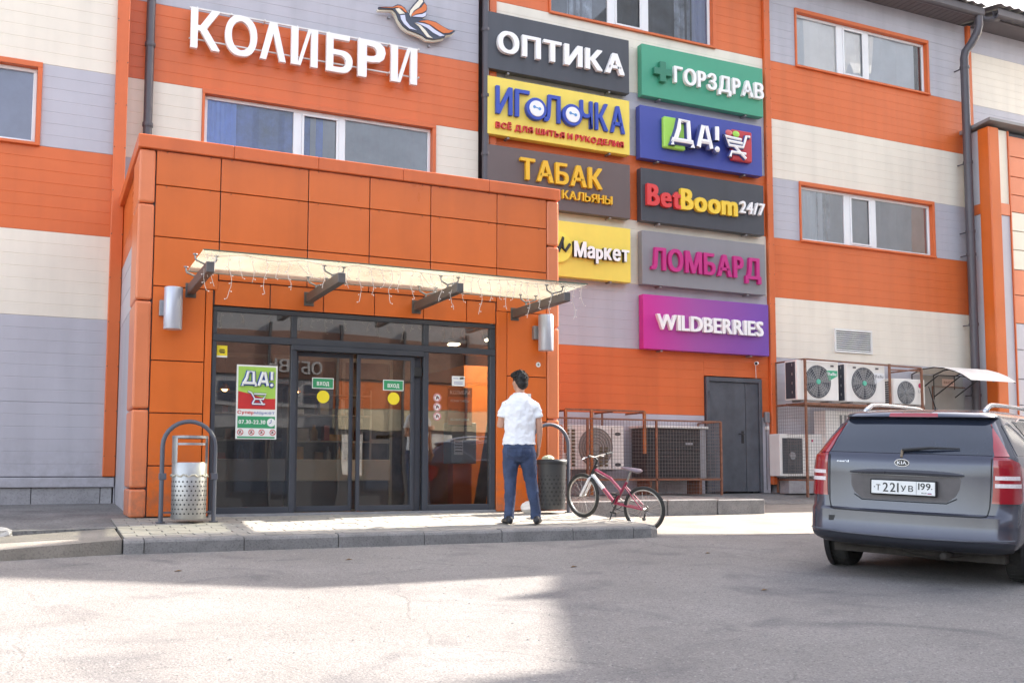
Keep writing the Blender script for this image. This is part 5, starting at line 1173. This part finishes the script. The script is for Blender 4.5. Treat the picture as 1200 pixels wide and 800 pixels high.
# ------------------------------------------------------------------ person
PX, PY = 4.98, 10.42
MAN = thing('person', 'man in white t-shirt and blue jeans standing with his back turned before the entrance', 'person', (PX, PY, pz(PY)+.003), rz=math.radians(-24), local=True)
def ering(z, cx, cy, rx, ry, n=20): return [(cx+rx*math.cos(2*PI*k/n), cy+ry*math.sin(2*PI*k/n), z) for k in range(n)]
def limb(k, pts, n=12):
    k.tube([p[0] for p in pts], [p[1] for p in pts], n)
def remesh(o, vox, smooth=3, disp=0, dscale=.1):
    m = o.modifiers.new('remesh', 'REMESH'); m.mode = 'VOXEL'; m.voxel_size = vox; m.use_smooth_shade = True
    m = o.modifiers.new('smooth', 'SMOOTH'); m.factor = .6; m.iterations = smooth
    if disp:
        tx = bpy.data.textures.new('folds', 'CLOUDS'); tx.noise_scale = dscale; tx.noise_depth = 2
        m = o.modifiers.new('folds', 'DISPLACE'); m.texture = tx; m.strength = disp; m.mid_level = .5; m.texture_coords = 'LOCAL'
    return o
SKIN = mat('skin', (.55, .30, .21), .5, var=.06, scale=12); 
k = MB()
HR = Matrix.Translation((.0, .015, 0)) @ Matrix.Rotation(math.radians(32), 4, 'Z')
h = MB()
h.sphere((0, 0, 1.625), (.076, .094, .10), 20, 14); h.sphere((0, .03, 1.575), (.058, .066, .072), 16, 10); h.sphere((0, .062, 1.535), (.030, .026, .024), 10, 8)
h.tube([(0, .088, 1.635), (0, .108, 1.600), (0, .100, 1.588)], [.009, .014, .012], 8)
h.sphere((0, .085, 1.560), (.024, .012, .008), 10, 6); h.sphere((0, .084, 1.652), (.05, .012, .01), 10, 6)
for s_ in (-1, 1):
    h.sphere((s_*.078, -.005, 1.61), (.011, .02, .032), 10, 8); h.sphere((s_*.045, .06, 1.60), (.02, .02, .02), 8, 6)
h.xf(HR)
k.v += h.v; k.f += [tuple(i for i in f) for f in h.f]; k.m += h.m
k.tube([(0, -.005, 1.45), (0, .005, 1.50), (0, .01, 1.57)], [.062, .052, .052], 14)
k.loft([ering(z, 0, 0, rx, ry) for z, rx, ry in ((.78, .12, .08), (.85, .165, .105), (.95, .16, .10), (1.1, .155, .10), (1.3, .17, .110), (1.38, .155, .10), (1.46, .09, .07))])
for s_, pts in ((-1, [((-.15, 0, 1.37), .052), ((-.20, .0, 1.24), .046), ((-.228, .01, 1.12), .040), ((-.18, .13, 1.13), .037), ((-.11, .25, 1.17), .028)]),
                (1, [((.15, 0, 1.37), .052), ((.20, 0, 1.24), .046), ((.222, 0, 1.12), .039), ((.225, .015, 1.03), .035), ((.218, .045, .88), .025)])):
    limb(k, pts)
def hand(k, o, d, side, curl):
    """o wrist, d pointing direction, side = thumb direction"""
    o, d, side = Vector(o), Vector(d).normalized(), Vector(side).normalized(); nn = d.cross(side).normalized()
    k.obox(o+d*.045, d*.045, side*.034, nn*.013)
    for i, L_ in enumerate((.068, .076, .070, .055)):
        b = o+d*.085+side*(.026-.0175*i); q = [b]; dd = d.copy()
        for j, fr_ in enumerate((.45, .32, .23)):
            dd = (dd+nn*curl*(j+1)*.35).normalized(); q.append(q[-1]+dd*L_*fr_)
        k.tube(q, [.0095, .009, .0085, .0075], 8)
    b = o+d*.02+side*.03; k.tube([b, b+side*.022+d*.025+nn*.006, b+side*.026+d*.055+nn*.016], [.0115, .0105, .009], 8)
hand(k, (.217, .05, .875), (-.10, .12, -1), (-.25, 1, .05), -.5)
hand(k, (-.105, .255, 1.175), (.6, .7, .35), (0, -.3, 1), .6)
for s_, p in ((-1, [((-.09, 0, .85), .085), ((-.105, .02, .5), .055), ((-.125, -.01, .10), .042)]), (1, [((.09, 0, .85), .085), ((.125, .02, .5), .055), ((.185, -.01, .10), .042)])): limb(k, p)
remesh(k.build('body', SKIN, MAN, smooth=True), .0065, 2)
ey = MB()
for s_ in (-1, 1): ey.sphere((s_*.031, .083, 1.625), .011, 10, 8)
ey.xf(HR); ey.build('eyes', mat('eye_white', (.7, .68, .65), .2), MAN, smooth=True)
# hair
HAIR = mat('dark_hair', (.012, .010, .009), .5, var=.3, scale=60, bump=.6, bscale=120)
k = MB(); k.sphere((0, -.016, 1.648), (.087, .095, .097), 22, 14); k.sphere((-.01, .03, 1.70), (.078, .078, .05), 14, 10); k.sphere((0, -.055, 1.60), (.072, .052, .072), 14, 10); k.sphere((-.02, .07, 1.70), (.06, .045, .04), 12, 8)
hr = random.Random(3)
for i in range(260):
    a = hr.uniform(0, 2*PI); e = hr.uniform(.0, 1.5); d = Vector((math.cos(a)*math.cos(e), math.sin(a)*math.cos(e), math.sin(e)))
    if d.y > .5 and d.z < .5: continue
    p = Vector((0, -.012, 1.648))+Vector((d.x*.086, d.y*.094, d.z*.095)); tdir = Vector((hr.uniform(-.6, .6)-.3, hr.uniform(-.2, .9), hr.uniform(-.4, .5))); tdir = (tdir-d*tdir.dot(d)*.75).normalized()
    k.tube([p-d*.004, p+d*.008+tdir*.014, p+d*.010+tdir*.032], [.006, .005, .0015], 4)
k.xf(HR); k.build('hair', HAIR, MAN, smooth=True)
# t-shirt
k = MB()
k.loft([ering(z, cx, cy, rx, ry, 24) for z, cx, cy, rx, ry in ((.895, -.01, -.0, .195, .135), (.93, -.01, 0, .19, .13), (1.0, -.005, 0, .182, .125), (1.10, 0, 0, .178, .125), (1.2, 0, 0, .184, .130), (1.30, 0, 0, .188, .130), (1.36, 0, 0, .182, .122), (1.405, 0, 0, .160, .110), (1.435, 0, 0, .130, .096), (1.462, 0, 0, .095, .080), (1.485, 0, 0, .068, .066), (1.492, 0, .0, .062, .060))])
limb(k, [((-.11, 0, 1.365), .062), ((-.160, .0, 1.335), .062), ((-.190, .0, 1.275), .061), ((-.206, .0, 1.21), .060)], 16)
limb(k, [((.11, 0, 1.365), .062), ((.160, .0, 1.335), .062), ((.190, .0, 1.275), .061), ((.206, .0, 1.21), .060)], 16)
TS = mat('white_cotton', (.84, .84, .86), .85, var=.02, bump=.25, bscale=14)
remesh(k.build('t_shirt', TS, MAN, smooth=True), .009, 2, .036, .09)
# jeans
JN = mat('blue_denim', (.042, .062, .125), .8, var=.35, scale=7, bump=.35, bscale=90, streak=.2)
k = MB()
k.loft([ering(z, cx, cy, rx, ry, 22) for z, cx, cy, rx, ry in ((.70, -.01, -.0, .14, .10), (.76, -.01, -.01, .185, .125), (.82, -.01, -.012, .19, .135), (.88, -.01, -.005, .182, .128), (.925, -.01, 0, .172, .118))])
limb(k, [((-.095, 0, .80), .105), ((-.108, 0, .66), .092), ((-.112, .01, .48), .070), ((-.112, 0, .34), .066), ((-.118, 0, .18), .056), ((-.125, 0, .055), .062)], 18)
limb(k, [((.085, 0, .80), .105), ((.100, 0, .66), .092), ((.128, .01, .48), .072), ((.150, 0, .34), .067), ((.172, 0, .18), .057), ((.185, 0, .055), .062)], 18)
remesh(k.build('jeans', JN, MAN, smooth=True), .010, 2, .020, .07)
k = MB()
for s_ in (-1, 1):
    x = s_*.085-.01; k.tube([(x-.05, -.139, .86), (x-.05, -.147, .78), (x, -.150, .755), (x+.05, -.147, .78), (x+.05, -.139, .86), (x-.05, -.139, .86)], .0022, 4)
k.build('pocket_seam', mat('dark_denim', (.02, .03, .07), .8), MAN)
SH = mat('black_shoe', (.018, .017, .02), .5)
for x, a in ((-.135, .25), (.195, -.15)):
    k = MB(); k.loft([[(w_*math.cos(q*PI/6), y_, max(0, hz+hh*math.sin(q*PI/6))) for q in range(12)] for y_, w_, hz, hh in ((-.10, .025, .03, .03), (-.085, .036, .042, .042), (-.04, .040, .05, .05), (.02, .040, .045, .045), (.09, .048, .034, .034), (.15, .044, .026, .026), (.18, .025, .018, .016))])
    k.xf(Matrix.Translation((x, 0, .002)) @ Matrix.Rotation(a, 4, 'Z')); k.build('shoe', SH, MAN, smooth=True)
# ------------------------------------------------------------------ car
CA = math.radians(62.6)
CX_, CY_ = 6.51, 6.285
CAR = thing('parked_car', 'dusty dark grey estate car seen from behind, parked at the right edge', 'car', (CX_, CY_, gz(CY_)+.004), local=True)
Rm = Matrix.Rotation(math.atan(.045), 3, 'X') @ Matrix.Rotation(-CA, 3, 'Z')
CAR.rotation_euler = Rm.to_euler(); CAR.scale = (.98, .98, .98)
def paint():
    m = mat('car_paint', (.046, .049, .074), .2, metal=.3, var=.05, coat=.6)
    t = m.node_tree; b = t.nodes['Principled BSDF']; L = t.links.new
    src = b.inputs['Base Color'].links[0].from_socket
    tc = t.nodes.new('ShaderNodeTexCoord'); n = t.nodes.new('ShaderNodeTexNoise'); n.inputs['Scale'].default_value = 4; n.inputs['Detail'].default_value = 8; n.inputs['Roughness'].default_value = .7
    L(tc.outputs['Object'], n.inputs['Vector']); sp = t.nodes.new('ShaderNodeSeparateXYZ'); L(tc.outputs['Object'], sp.inputs[0])
    mr = t.nodes.new('ShaderNodeMapRange'); mr.inputs[1].default_value = 1.0; mr.inputs[2].default_value = .3; mr.inputs[3].default_value = .05; mr.inputs[4].default_value = .38; L(sp.outputs[2], mr.inputs[0])
    mu = t.nodes.new('ShaderNodeMath'); mu.operation = 'MULTIPLY'; L(n.outputs[0], mu.inputs[0]); L(mr.outputs[0], mu.inputs[1])
    mx = t.nodes.new('ShaderNodeMix'); mx.data_type = 'RGBA'; mx.inputs[7].default_value = (.15, .13, .13, 1); L(mu.outputs[0], mx.inputs[0]); L(src, mx.inputs[6]); L(mx.outputs[2], b.inputs['Base Color'])
    return m
PAINT = paint()
PAINTD = mat('dusty_recess_paint', (.10, .088, .088), .5, var=.25, scale=6)
TINT = mat('tinted_car_glass', (.022, .027, .042), .05, var=.1, spec=.8, coat=.3)
TAILR = mat('tail_light_red', (.30, .005, .015), .12, var=.1, spec=.7, coat=.8); TAILW = mat('tail_light_clear', (.75, .66, .66), .2, var=.15, scale=60)
RBR = mat('black_rubber_trim', (.012, .012, .014), .5)
CHR = mat('silver_rail', (.62, .62, .64), .25, metal=.7)
ZT = [(.24, .70, .30, .20, .04), (.29, .80, .07, .20, .07), (.33, .845, -.01, .20, .08), (.385, .862, -.035, .20, .08), (.41, .865, -.02, .20, .08), (.50, .868, -.01, .20, .08), (.575, .868, -.005, .20, .08), (.60, .868, .03, .20, .075), (.70, .868, .045, .20, .07), (.90, .862, .055, .19, .07), (1.00, .852, .06, .19, .065), (1.06, .84, .075, .18, .06), (1.085, .825, .105, .17, .06), (1.20, .762, .205, .14, .055), (1.30, .705, .30, .13, .05), (1.395, .65, .395, .12, .045), (1.405, .645, .33, .12, .04), (1.43, .625, .345, .12, .05), (1.455, .58, .44, .14, .08), (1.475, .50, .66, .2, .1), (1.482, .35, 1.0, .2, .1)]
def zi(z):
    z = max(ZT[0][0], min(z, ZT[-1][0]))
    for a, b in zip(ZT, ZT[1:]):
        if z <= b[0]:
            u = (z-a[0])/(b[0]-a[0]); return [a[i]+(b[i]-a[i])*u for i in range(1, 5)]
    return list(ZT[-1][1:])
def PT(t, z):
    hw, f0, rc, b = zi(z); s_ = 1 if t >= 0 else -1; t = abs(t)
    if t <= 1: l = t*(hw-rc); f = f0+b*t*t
    elif t <= 2:
        a = (t-1)*PI/2; l = hw-rc+rc*math.sin(a); f = f0+b+rc*(1-math.cos(a))
    else: l = hw; f = f0+b+rc+(t-2)
    return Vector((s_*l, f, z))
def tl(l, z):
    hw, f0, rc, b = zi(z); s_ = 1 if l >= 0 else -1; l = abs(l)
    if l <= hw-rc: return s_*l/(hw-rc)
    return s_*(1+math.asin(min(1, (l-hw+rc)/rc))/(PI/2))
def PN(t, z, off=0):
    p = PT(t, z)
    if not off: return p
    a = PT(t+.02, z)-PT(t-.02, z); b = PT(t, z+.012)-PT(t, z-.012); n = a.cross(b)
    if n.length < 1e-9: return p
    n.normalize()
    return p+n*off
def patch(name, rows, m, parent=CAR, off=.004, nc=14, th=.0, smooth=True, sub=3):
    """rows (z, tA, tB); a sheet following the body surface"""
    R_ = []
    for a, b in zip(rows, rows[1:]):
        for i in range(sub): u = i/sub; R_.append([a[j]+(b[j]-a[j])*u for j in range(3)])
    R_.append(rows[-1])
    vs = [PN(a+(b-a)*c/nc, z, off) for z, a, b in R_ for c in range(nc+1)]; k = MB(); w_ = nc+1; n = len(vs)
    fs = [(r*w_+c, r*w_+c+1, (r+1)*w_+c+1, (r+1)*w_+c) for r in range(len(R_)-1) for c in range(nc)]
    k.add(vs, fs)
    # skirt back to the body for thickness
    back = [PN(a+(b-a)*c/nc, z, 0) for z, a, b in R_ for c in range(nc+1)]
    k.add(back, [])
    ring = [c for c in range(w_)]+[r*w_+nc for r in range(1, len(R_))]+[(len(R_)-1)*w_+c for c in range(nc-1, -1, -1)]+[r*w_ for r in range(len(R_)-2, 0, -1)]
    k.f += [(ring[i], ring[(i+1) % len(ring)], ring[(i+1) % len(ring)]+n, ring[i]+n) for i in range(len(ring))]; k.m += [0]*len(ring)
    return k.build(name, m, parent, smooth=smooth, autos=.6)
def fend(z): 
    for (a, fa), (b, fb) in zip(((.24, 4.2), (.4, 4.42), (.7, 4.42), (.9, 4.15), (1.0, 3.35), (1.085, 3.15), (1.4, 2.45), (1.482, 2.0)), ((.4, 4.42), (.7, 4.42), (.9, 4.15), (1.0, 3.35), (1.085, 3.15), (1.4, 2.45), (1.482, 2.0))):
        if z <= b+1e-6: return fa+(fb-fa)*(z-a)/(b-a)
    return 2.0
k = MB(); rings = []
for z, *_r in ZT:
    hw, f0, rc, b = zi(z); fs_ = f0+b+rc; fe = fend(z); rg = []
    side = [fs_+(fe-.35-fs_)*q/10 for q in range(1, 11)]
    for f in reversed(side): rg.append((-hw, f, z))
    for q in range(-20, 21): rg.append(tuple(PT(q/10, z)))
    for f in side: rg.append((hw, f, z))
    rg += [(hw*.9, fe-.12, z), (hw*.6, fe, z), (0, fe+.04, z), (-hw*.6, fe, z), (-hw*.9, fe-.12, z)]
    rings.append(rg)
k.loft(rings); k.build('body', PAINT, CAR, smooth=True, autos=.75)
k = MB(); k.box(-.72, .72, .4, 4.1, .18, .26); k.tube([(-.6, .5, .22), (.3, .45, .20), (.55, .9, .2)], .04, 8); k.build('underbody', mat('dirty_underbody', (.05, .043, .038), .9, var=.4, scale=10), CAR)
k = MB(); k.tube([(.30, .12, .235), (.30, .6, .235)], .03, 12); k.sphere((.15, .45, .25), (.30, .16, .07), 12, 8); k.build('exhaust', MATS['dirty_underbody'], CAR, smooth=True)
def tp(l0, l1, z): return (z, tl(l0, z), tl(l1, z))
# tailgate skin lines, windows, lights
patch('rear_window', [tp(-.675, .675, 1.083), tp(-.655, .655, 1.15), tp(-.63, .63, 1.25), tp(-.605, .605, 1.35), tp(-.595, .595, 1.392)], TINT, off=.005, nc=24)
k = MB(); 
w0 = [PN(tl(l, z), z, .0075) for l, z in [(-.54, 1.12), (-.50, 1.105), (.50, 1.105), (.56, 1.13), (.53, 1.32), (.50, 1.355), (-.46, 1.355), (-.52, 1.30)]]
q = []
for i in range(len(w0)):
    for j in range(6): 
        l = 0
    q.append(w0[i])
def surf_line(pts, r, m, name, parent=CAR, off=.006, closed=False, n=5, per=10):
    P_ = []
    for (l0, z0), (l1, z1) in zip(pts, pts[1:]+(pts[:1] if closed else [])):
        for j in range(per): u = j/per; l, z = l0+(l1-l0)*u, z0+(z1-z0)*u; P_.append(PN(tl(l, z), z, off))
    if not closed: P_.append(PN(tl(*pts[-1]), pts[-1][1], off))
    k = MB(); k.tube(P_, r, n, closed=closed); return k.build(name, m, parent, fix=False)
for s_ in (-1, 1):
    surf_line([(s_*.645, .59), (s_*.662, .66), (s_*.668, .8), (s_*.672, 1.06)], .0055, RBR, 'tailgate_gap', off=.001)
surf_line([(-.645, .59), (-.60, .582), (0, .578), (.60, .582), (.645, .59)], .007, RBR, 'tailgate_gap', off=.001)
surf_line([(-.84, .40), (-.5, .385), (0, .38), (.5, .385), (.84, .40)], .008, mat('bumper_highlight', (.14, .145, .17), .25, metal=.3), 'bumper_crease', off=.002)
patch('bumper_lower', [tp(-.80, .80, .285), tp(-.83, .83, .335), tp(-.845, .845, .372)], mat('black_bumper_plastic', (.030, .032, .042), .45, var=.1), off=.003, nc=24)
patch('tailgate_recess', [tp(-.36, .34, .685), tp(-.43, .41, .74), tp(-.46, .44, .80), tp(-.46, .45, .895)], PAINTD, off=.002, nc=16)
surf_line([(-.43, .72), (-.36, .678), (.34, .678), (.42, .72)], .005, RBR, 'recess_edge', off=.002)
k = MB(); n = 20
rg = []
for i in range(n+1):
    l = -.475+.95*i/n; e = 1-abs(i/n*2-1)**6*.7; z = .925-.012*(l/.475)**2; p = PT(tl(l, z), z); rg.append([(l, p.y+.002, z-.022*e), (l, p.y-.028*e, z-.020*e), (l, p.y-.034*e, z+.002), (l, p.y-.020*e, z+.020*e), (l, p.y+.002, z+.022*e)])
k.loft(rg); k.build('handle_trim', mat('handle_trim_dark', (.05, .05, .06), .3), CAR, smooth=True, autos=.7)
# number plate
pl = MB(); y0 = PT(0, .80).y-.035; pl.box(-.275, .275, y0, y0+.03, .728, .862); PLT = pl.build('number_plate', RBR, CAR, bevel=.006)
k = MB(); k.box(-.262, .262, y0-.003, y0-.0005, .739, .851); k.build('plate', PW, PLT, bevel=.002)
TPl = lambda u, v, w_: (u, y0-.0035-w_, v)
text('Т', -.222, -.187, .765, .815, PK, PLT, T=TPl, depth=.001, bold=.02, joined=True, name='plate_letter'); text('221', -.165, -.035, .757, .833, PK, PLT, T=TPl, depth=.001, bold=.02, gap=.14, joined=True, name='plate_letter', caph=.69); text('УВ', -.015, .085, .765, .815, PK, PLT, T=TPl, depth=.001, bold=.02, gap=.25, joined=True, name='plate_letter')
text('199', .128, .225, .785, .84, PK, PLT, T=TPl, depth=.001, bold=.02, joined=True, name='plate_letter', caph=.69); text('RUS', .155, .195, .752, .764, PK, PLT, T=TPl, depth=.001, joined=True, name='plate_letter', caph=.69)
k = MB(); k.box(.110, .1125, y0-.0045, y0-.0032, .742, .848); k.box(-.240, -.232, y0-.0045, y0-.0032, .79, .798); k.box(.232, .240, y0-.0045, y0-.0032, .79, .798); k.build('plate_print', PK, PLT)
for i, m_ in enumerate((PR, PB, PW)):
    k = MB(); k.box(.203, .235, y0-.0045, y0-.0032, .750+.005*i, .7548+.005*i); k.build('plate_flag', m_, PLT)
# badge and model lettering
def oval(cx, cz, rx, rz, y, d, m, nm, par):
    k = MB(); k.prism([(cx+rx*math.cos(q*PI/14), cz+rz*math.sin(q*PI/14)) for q in range(28)], y-d, y, 'y'); return k.build(nm, m, par)
yb_ = PT(0, 1.005).y; bd = oval(-.02, 1.005, .062, .033, yb_-.001, .008, CHR, 'badge', CAR); oval(-.02, 1.005, .056, .028, yb_-.0092, .001, PK, 'badge_face', bd)
text('KIA', -.058, .018, .992, 1.019, WHITE, bd, T=lambda u, v, w_: (u, yb_-.0105-w_, v), depth=.001, bold=.03, joined=True, name='badge_letters', caph=.69)
text("cee'd", -.60, -.49, .995, 1.012, CHR, CAR, T=lambda u, v, w_: tuple(PN(tl(u, v), v, .001+w_)), depth=.002, bold=.04, joined=True, name='model_lettering', caph=.69)
# lights
for s_ in (-1, 1):
    def q(z, a, b, par=s_): return (z, s_*a, s_*b)
    low = [(.695, .678, 1.75), (.72, .682, 2.02), (.80, .686, 2.12), (.90, .688, 2.14), (.98, .688, 2.10), (1.03, .686, 1.85), (1.066, .684, 1.45)]
    Ls = patch('tail_light', [(z, s_*tl(l, z), s_*t2) for z, l, t2 in low], TAILR, off=.010, nc=12)
    patch('light_lens', [(z, s_*tl(.70, z), s_*1.85) for z in (.825, .858)], TAILW, Ls, off=.013, nc=10)
    patch('light_lens', [(z, s_*tl(.70, z), s_*1.80) for z in (.888, .920)], TAILW, Ls, off=.013, nc=10)
    patch('light_lens', [(1.075, s_*tl(.688, 1.075), s_*1.55), (1.15, s_*tl(.664, 1.15), s_*1.48), (1.25, s_*tl(.64, 1.25), s_*1.38), (1.34, s_*tl(.616, 1.34), s_*1.26)], TAILR, Ls, off=.008, nc=8)
    # side glass
    patch('quarter_window', [(1.085, s_*2.00, s_*2.75), (1.15, s_*1.92, s_*2.62), (1.25, s_*1.85, s_*2.42), (1.34, s_*1.75, s_*2.18)], TINT, off=.004, nc=10)
    patch('side_window', [(1.085, s_*2.90, s_*3.05+s_*.75), (1.2, s_*2.74, s_*3.78), (1.30, s_*2.58, s_*3.7), (1.38, s_*2.40, s_*3.55)], TINT, off=.004, nc=10)
    patch('side_window', [(1.085, s_*3.9, s_*4.75), (1.2, s_*3.88, s_*4.55), (1.30, s_*3.85, s_*4.35), (1.38, s_*3.75, s_*4.15)], TINT, off=.004, nc=10)
    k = MB(); k.tube([PN(s_*t_, z_, .008) for t_, z_ in ((2.15, 1.36), (2.45, 1.26), (2.70, 1.15), (2.82, 1.078), (3.9, 1.075), (4.8, 1.072))], .006, 5); k.build('chrome_strip', CHR, CAR)
    k = MB(); k.tube([PN(s_*t_, z_, .008) for t_, z_ in ((2.52, 1.37), (2.8, 1.405), (3.5, 1.41), (4.1, 1.39))], .008, 5); k.build('chrome_strip', CHR, CAR)
    k = MB(); k.tube([PN(s_*3.2, .5, .001), PN(s_*3.0, .85, .001), PN(s_*2.95, 1.06, .001)], .005, 4); k.tube([PN(s_*4.0, .35, .001), PN(s_*4.0, 1.06, .001)], .005, 4); k.build('door_gap', RBR, CAR)
    # roof rail
    k = MB(); rr_ = []
    for f, z in ((.60, 1.45), (.66, 1.475), (.78, 1.512), (.95, 1.525), (1.6, 1.53), (2.3, 1.525), (2.5, 1.50), (2.6, 1.47)): rr_.append((s_*.515, f, z))
    k.tube(rr_, [.030, .030, .026, .022, .020, .022, .026, .03], 8, flat=.8); k.build('roof_rail', CHR, CAR, smooth=True)
    # wheels
    for f in (.86, 3.51):
        k = MB(); cx_ = s_*.775
        k.lathe([(.20, -.085), (.27, -.10), (.295, -.098), (.31, -.08), (.316, -.04), (.316, .04), (.31, .08), (.295, .098), (.27, .10), (.20, .085)], (cx_, f, .312), 36, 'x'); wh = k.build('wheel', TYR, CAR, smooth=True, autos=.5)
        k = MB()
        for i in range(36):
            a = 2*PI*i/36
            for dx in (-.055, 0.015): k.obox((cx_+dx+.02*(i % 2), f+.3165*math.cos(a), .312+.3165*math.sin(a)), (.026, 0, 0), (0, -.010*math.sin(a), .010*math.cos(a)), (0, .0035*math.cos(a), .0035*math.sin(a)))
        k.build('tread', TYR, wh)
        k = MB(); o_ = cx_+s_*.07
        k.lathe([(.205, 0), (.19, s_*.012), (.185, -s_*.03), (.0, -s_*.03)], (o_, f, .312), 24, 'x')
        for i in range(5):
            a = 2*PI*i/5; k.obox((o_+s_*.005, f+.10*math.cos(a), .312+.10*math.sin(a)), (.012, 0, 0), (0, -.022*math.sin(a), .022*math.cos(a)), (0, .09*math.cos(a), .09*math.sin(a)))
        k.build('rim', CHR, wh)
        k = MB(); k.lathe([(.0, s_*.002), (.355, s_*.002), (.365, -s_*.05)], (s_*.866, f, .33), 28, 'x'); k.build('wheel_arch', RBR, CAR)
# stop lamp, wiper, antenna, parking sensor hole
patch('high_brake_light', [tp(-.215, .20, 1.409), tp(-.205, .19, 1.432)], TAILR, off=.006, nc=8)
k = MB(); a_ = PN(tl(-.03, 1.10), 1.10, .02); b_ = PN(tl(.42, 1.125), 1.125, .018); k.tube([a_, (a_+b_)/2+Vector((0, -.012, .012)), b_], [.016, .012, .006], 6); k.build('rear_wiper', BLACK, CAR)
k = MB(); k.tube([PN(tl(-.03, 1.05), 1.05, .0), PN(tl(-.03, 1.10), 1.10, .02)], .012, 6); k.build('wiper_pivot', mat('pivot_brown', (.2, .15, .1), .6), CAR)
k = MB(); k.sphere((.06, .80, 1.475), (.02, .035, .02), 8, 6); k.tube([(.06, .80, 1.48), (.05, .60, 1.68)], [.006, .0035], 6); k.build('antenna', BLACK, CAR)
sl = PN(tl(-.62, .50), .50, .002); k = MB(); k.obox(sl, (.03, 0.002, 0), (0, .004, 0), (0, 0, .022)); k.build('tow_hook_hole', BLACK, CAR)
# ------------------------------------------------------------------ surroundings behind the photographer, and an unseen block added for its shadow
UW = mat('pale_render', (.24, .23, .23), .8, var=.1); UB = mat('brown_fascia', (.16, .08, .055), .6); UP = mat('shaded_plinth', (.05, .05, .055), .7); CR2 = mat('cream_fascia', (.50, .42, .28), .6); OR2 = mat('orange_fascia', (.55, .13, .03), .5); DW = mat('far_window', (.05, .06, .08), .15)
OP = thing('opposite_building', 'row of shops with flats above on the other side of the road behind the photographer', 'building', (10, -22, -.5))
def ob(x0, x1, z0, z1, m, nm, d=.0, d2=.3): k = MB(); k.box(x0, x1, -22-d2, -22+d, z0, z1); return k.build(nm, m, OP)
k = MB(); k.box(-14, 26, -32, -22.02, -.6, 15); k.build('wall', UW, OP)
ob(-14, 26, -.6, 3.2, UP, 'plinth', .05); ob(12.5, 26, 3.2, 4.1, CR2, 'fascia_band', .06); ob(12.5, 26, 4.1, 5.4, OR2, 'fascia_band', .07); ob(-14, 12.5, 4.1, 5.4, UW, 'fascia_band', .07); ob(-14, 26, 5.5, 7.6, UB, 'fascia_band', .10)  # plinth colour darkened in place of street-level shade
text('ОБУВЬ', 9.2, 11.6, 5.75, 6.35, mat('faded_sign_white', (.30, .28, .27), .6), OP, T=lambda u, v, w_: (21.0-u, -21.88+w_, v), depth=.1, bold=.03)
for i in range(13):
    x = -12.5+3*i
    w0_ = ob(x, x+1.6, 8.6, 10.2, WHITE, 'window', .03); k = MB(); k.box(x+.1, x+1.5, -21.97, -21.96, 8.7, 10.1); k.build('pane', DW, w0_)
    w0_ = ob(x, x+1.6, 11.8, 13.4, WHITE, 'window', .03); k = MB(); k.box(x+.1, x+1.5, -21.97, -21.96, 11.9, 13.3); k.build('pane', DW, w0_)
    if i % 2: 
        w0_ = ob(x-.6, x+2.2, 0.2, 3.1, FRAME, 'shop_window', .10); k = MB(); k.box(x-.5, x+2.1, -21.9, -21.89, .3, 2.8); k.build('pane', DW, w0_)
for i in range(9):
    x = 12.9+1.5*i; k = MB(); k.box(x, x+.9, -21.93, -21.90, 1.0, 3.0); k.build('window', mat('bright_shopfront', (.55, .52, .48), .3, var=.4, scale=2), OP)
for i in range(12):
    x = -13+3.2*i; k = MB(); k.box(x, x+.12, -22, -21.8, -.5, 8.0); k.build('pilaster', UP, OP)
for i in range(6):
    x = 4.5+1.3*i; k = MB(); k.box(x, x+.8, -21.96, -21.92, 4.3, 5.2); k.build('window', DW, OP)
ST_ = thing('shadow_casting_block', 'added unseen block beyond the right edge, its outline shaped to cast the road shadow', 'building', (22, 0, -.6))
k = MB(); prof = [(-16, -.6), (-16, 27), (8.46, 27), (8.46, 19.70), (10.22, 19.15), (10.38, 19.42), (10.55, 19.05), (11.18, 18.8), (11.42, 20.3), (12.94, 21.8), (13.6, 22.6), (14.3, 21.4), (13.87, 18.5), (13.1, 17.1), (12.5, 15.6), (12.4, -.6)]  # unseen block; outline shaped to cast the shadow edges on the road
k.prism([(y_, z_) for y_, z_ in prof[:3]+[(8.46, -.6)]], 30, 40, 'x'); k.prism([(8.461, -.6), (8.461, 19.7)]+[(y_, z_) for y_, z_ in prof[4:]], 30, 31.0, 'x'); k.v = [(x-9, y_+(x-39)*.1405, max(-.6, z_-6.36)) for x, y_, z_ in k.v]; k.build('wall', mat('bounce_white_render', (.74, .72, .68), .8, var=.08, streak=.1), ST_)  # wall kept white to bounce light onto the right facade
for i in range(7):
    for j in range(5):
        y_ = -13+3*i; k = MB(); k.box(20.96, 20.999, y_, y_+1.5, .5+1.9*j, 1.7+1.9*j); k.build('window', DW, ST_)
for o in list(bpy.data.objects):   # joined small repeats that nobody would pick apart
    if o.name.split('.')[0] in ('screw_heads', 'wire_mesh', 'perforation', 'soffit_joints', 'tread', 'bulbs', 'pipe_stub'): o['kind'] = 'stuff'
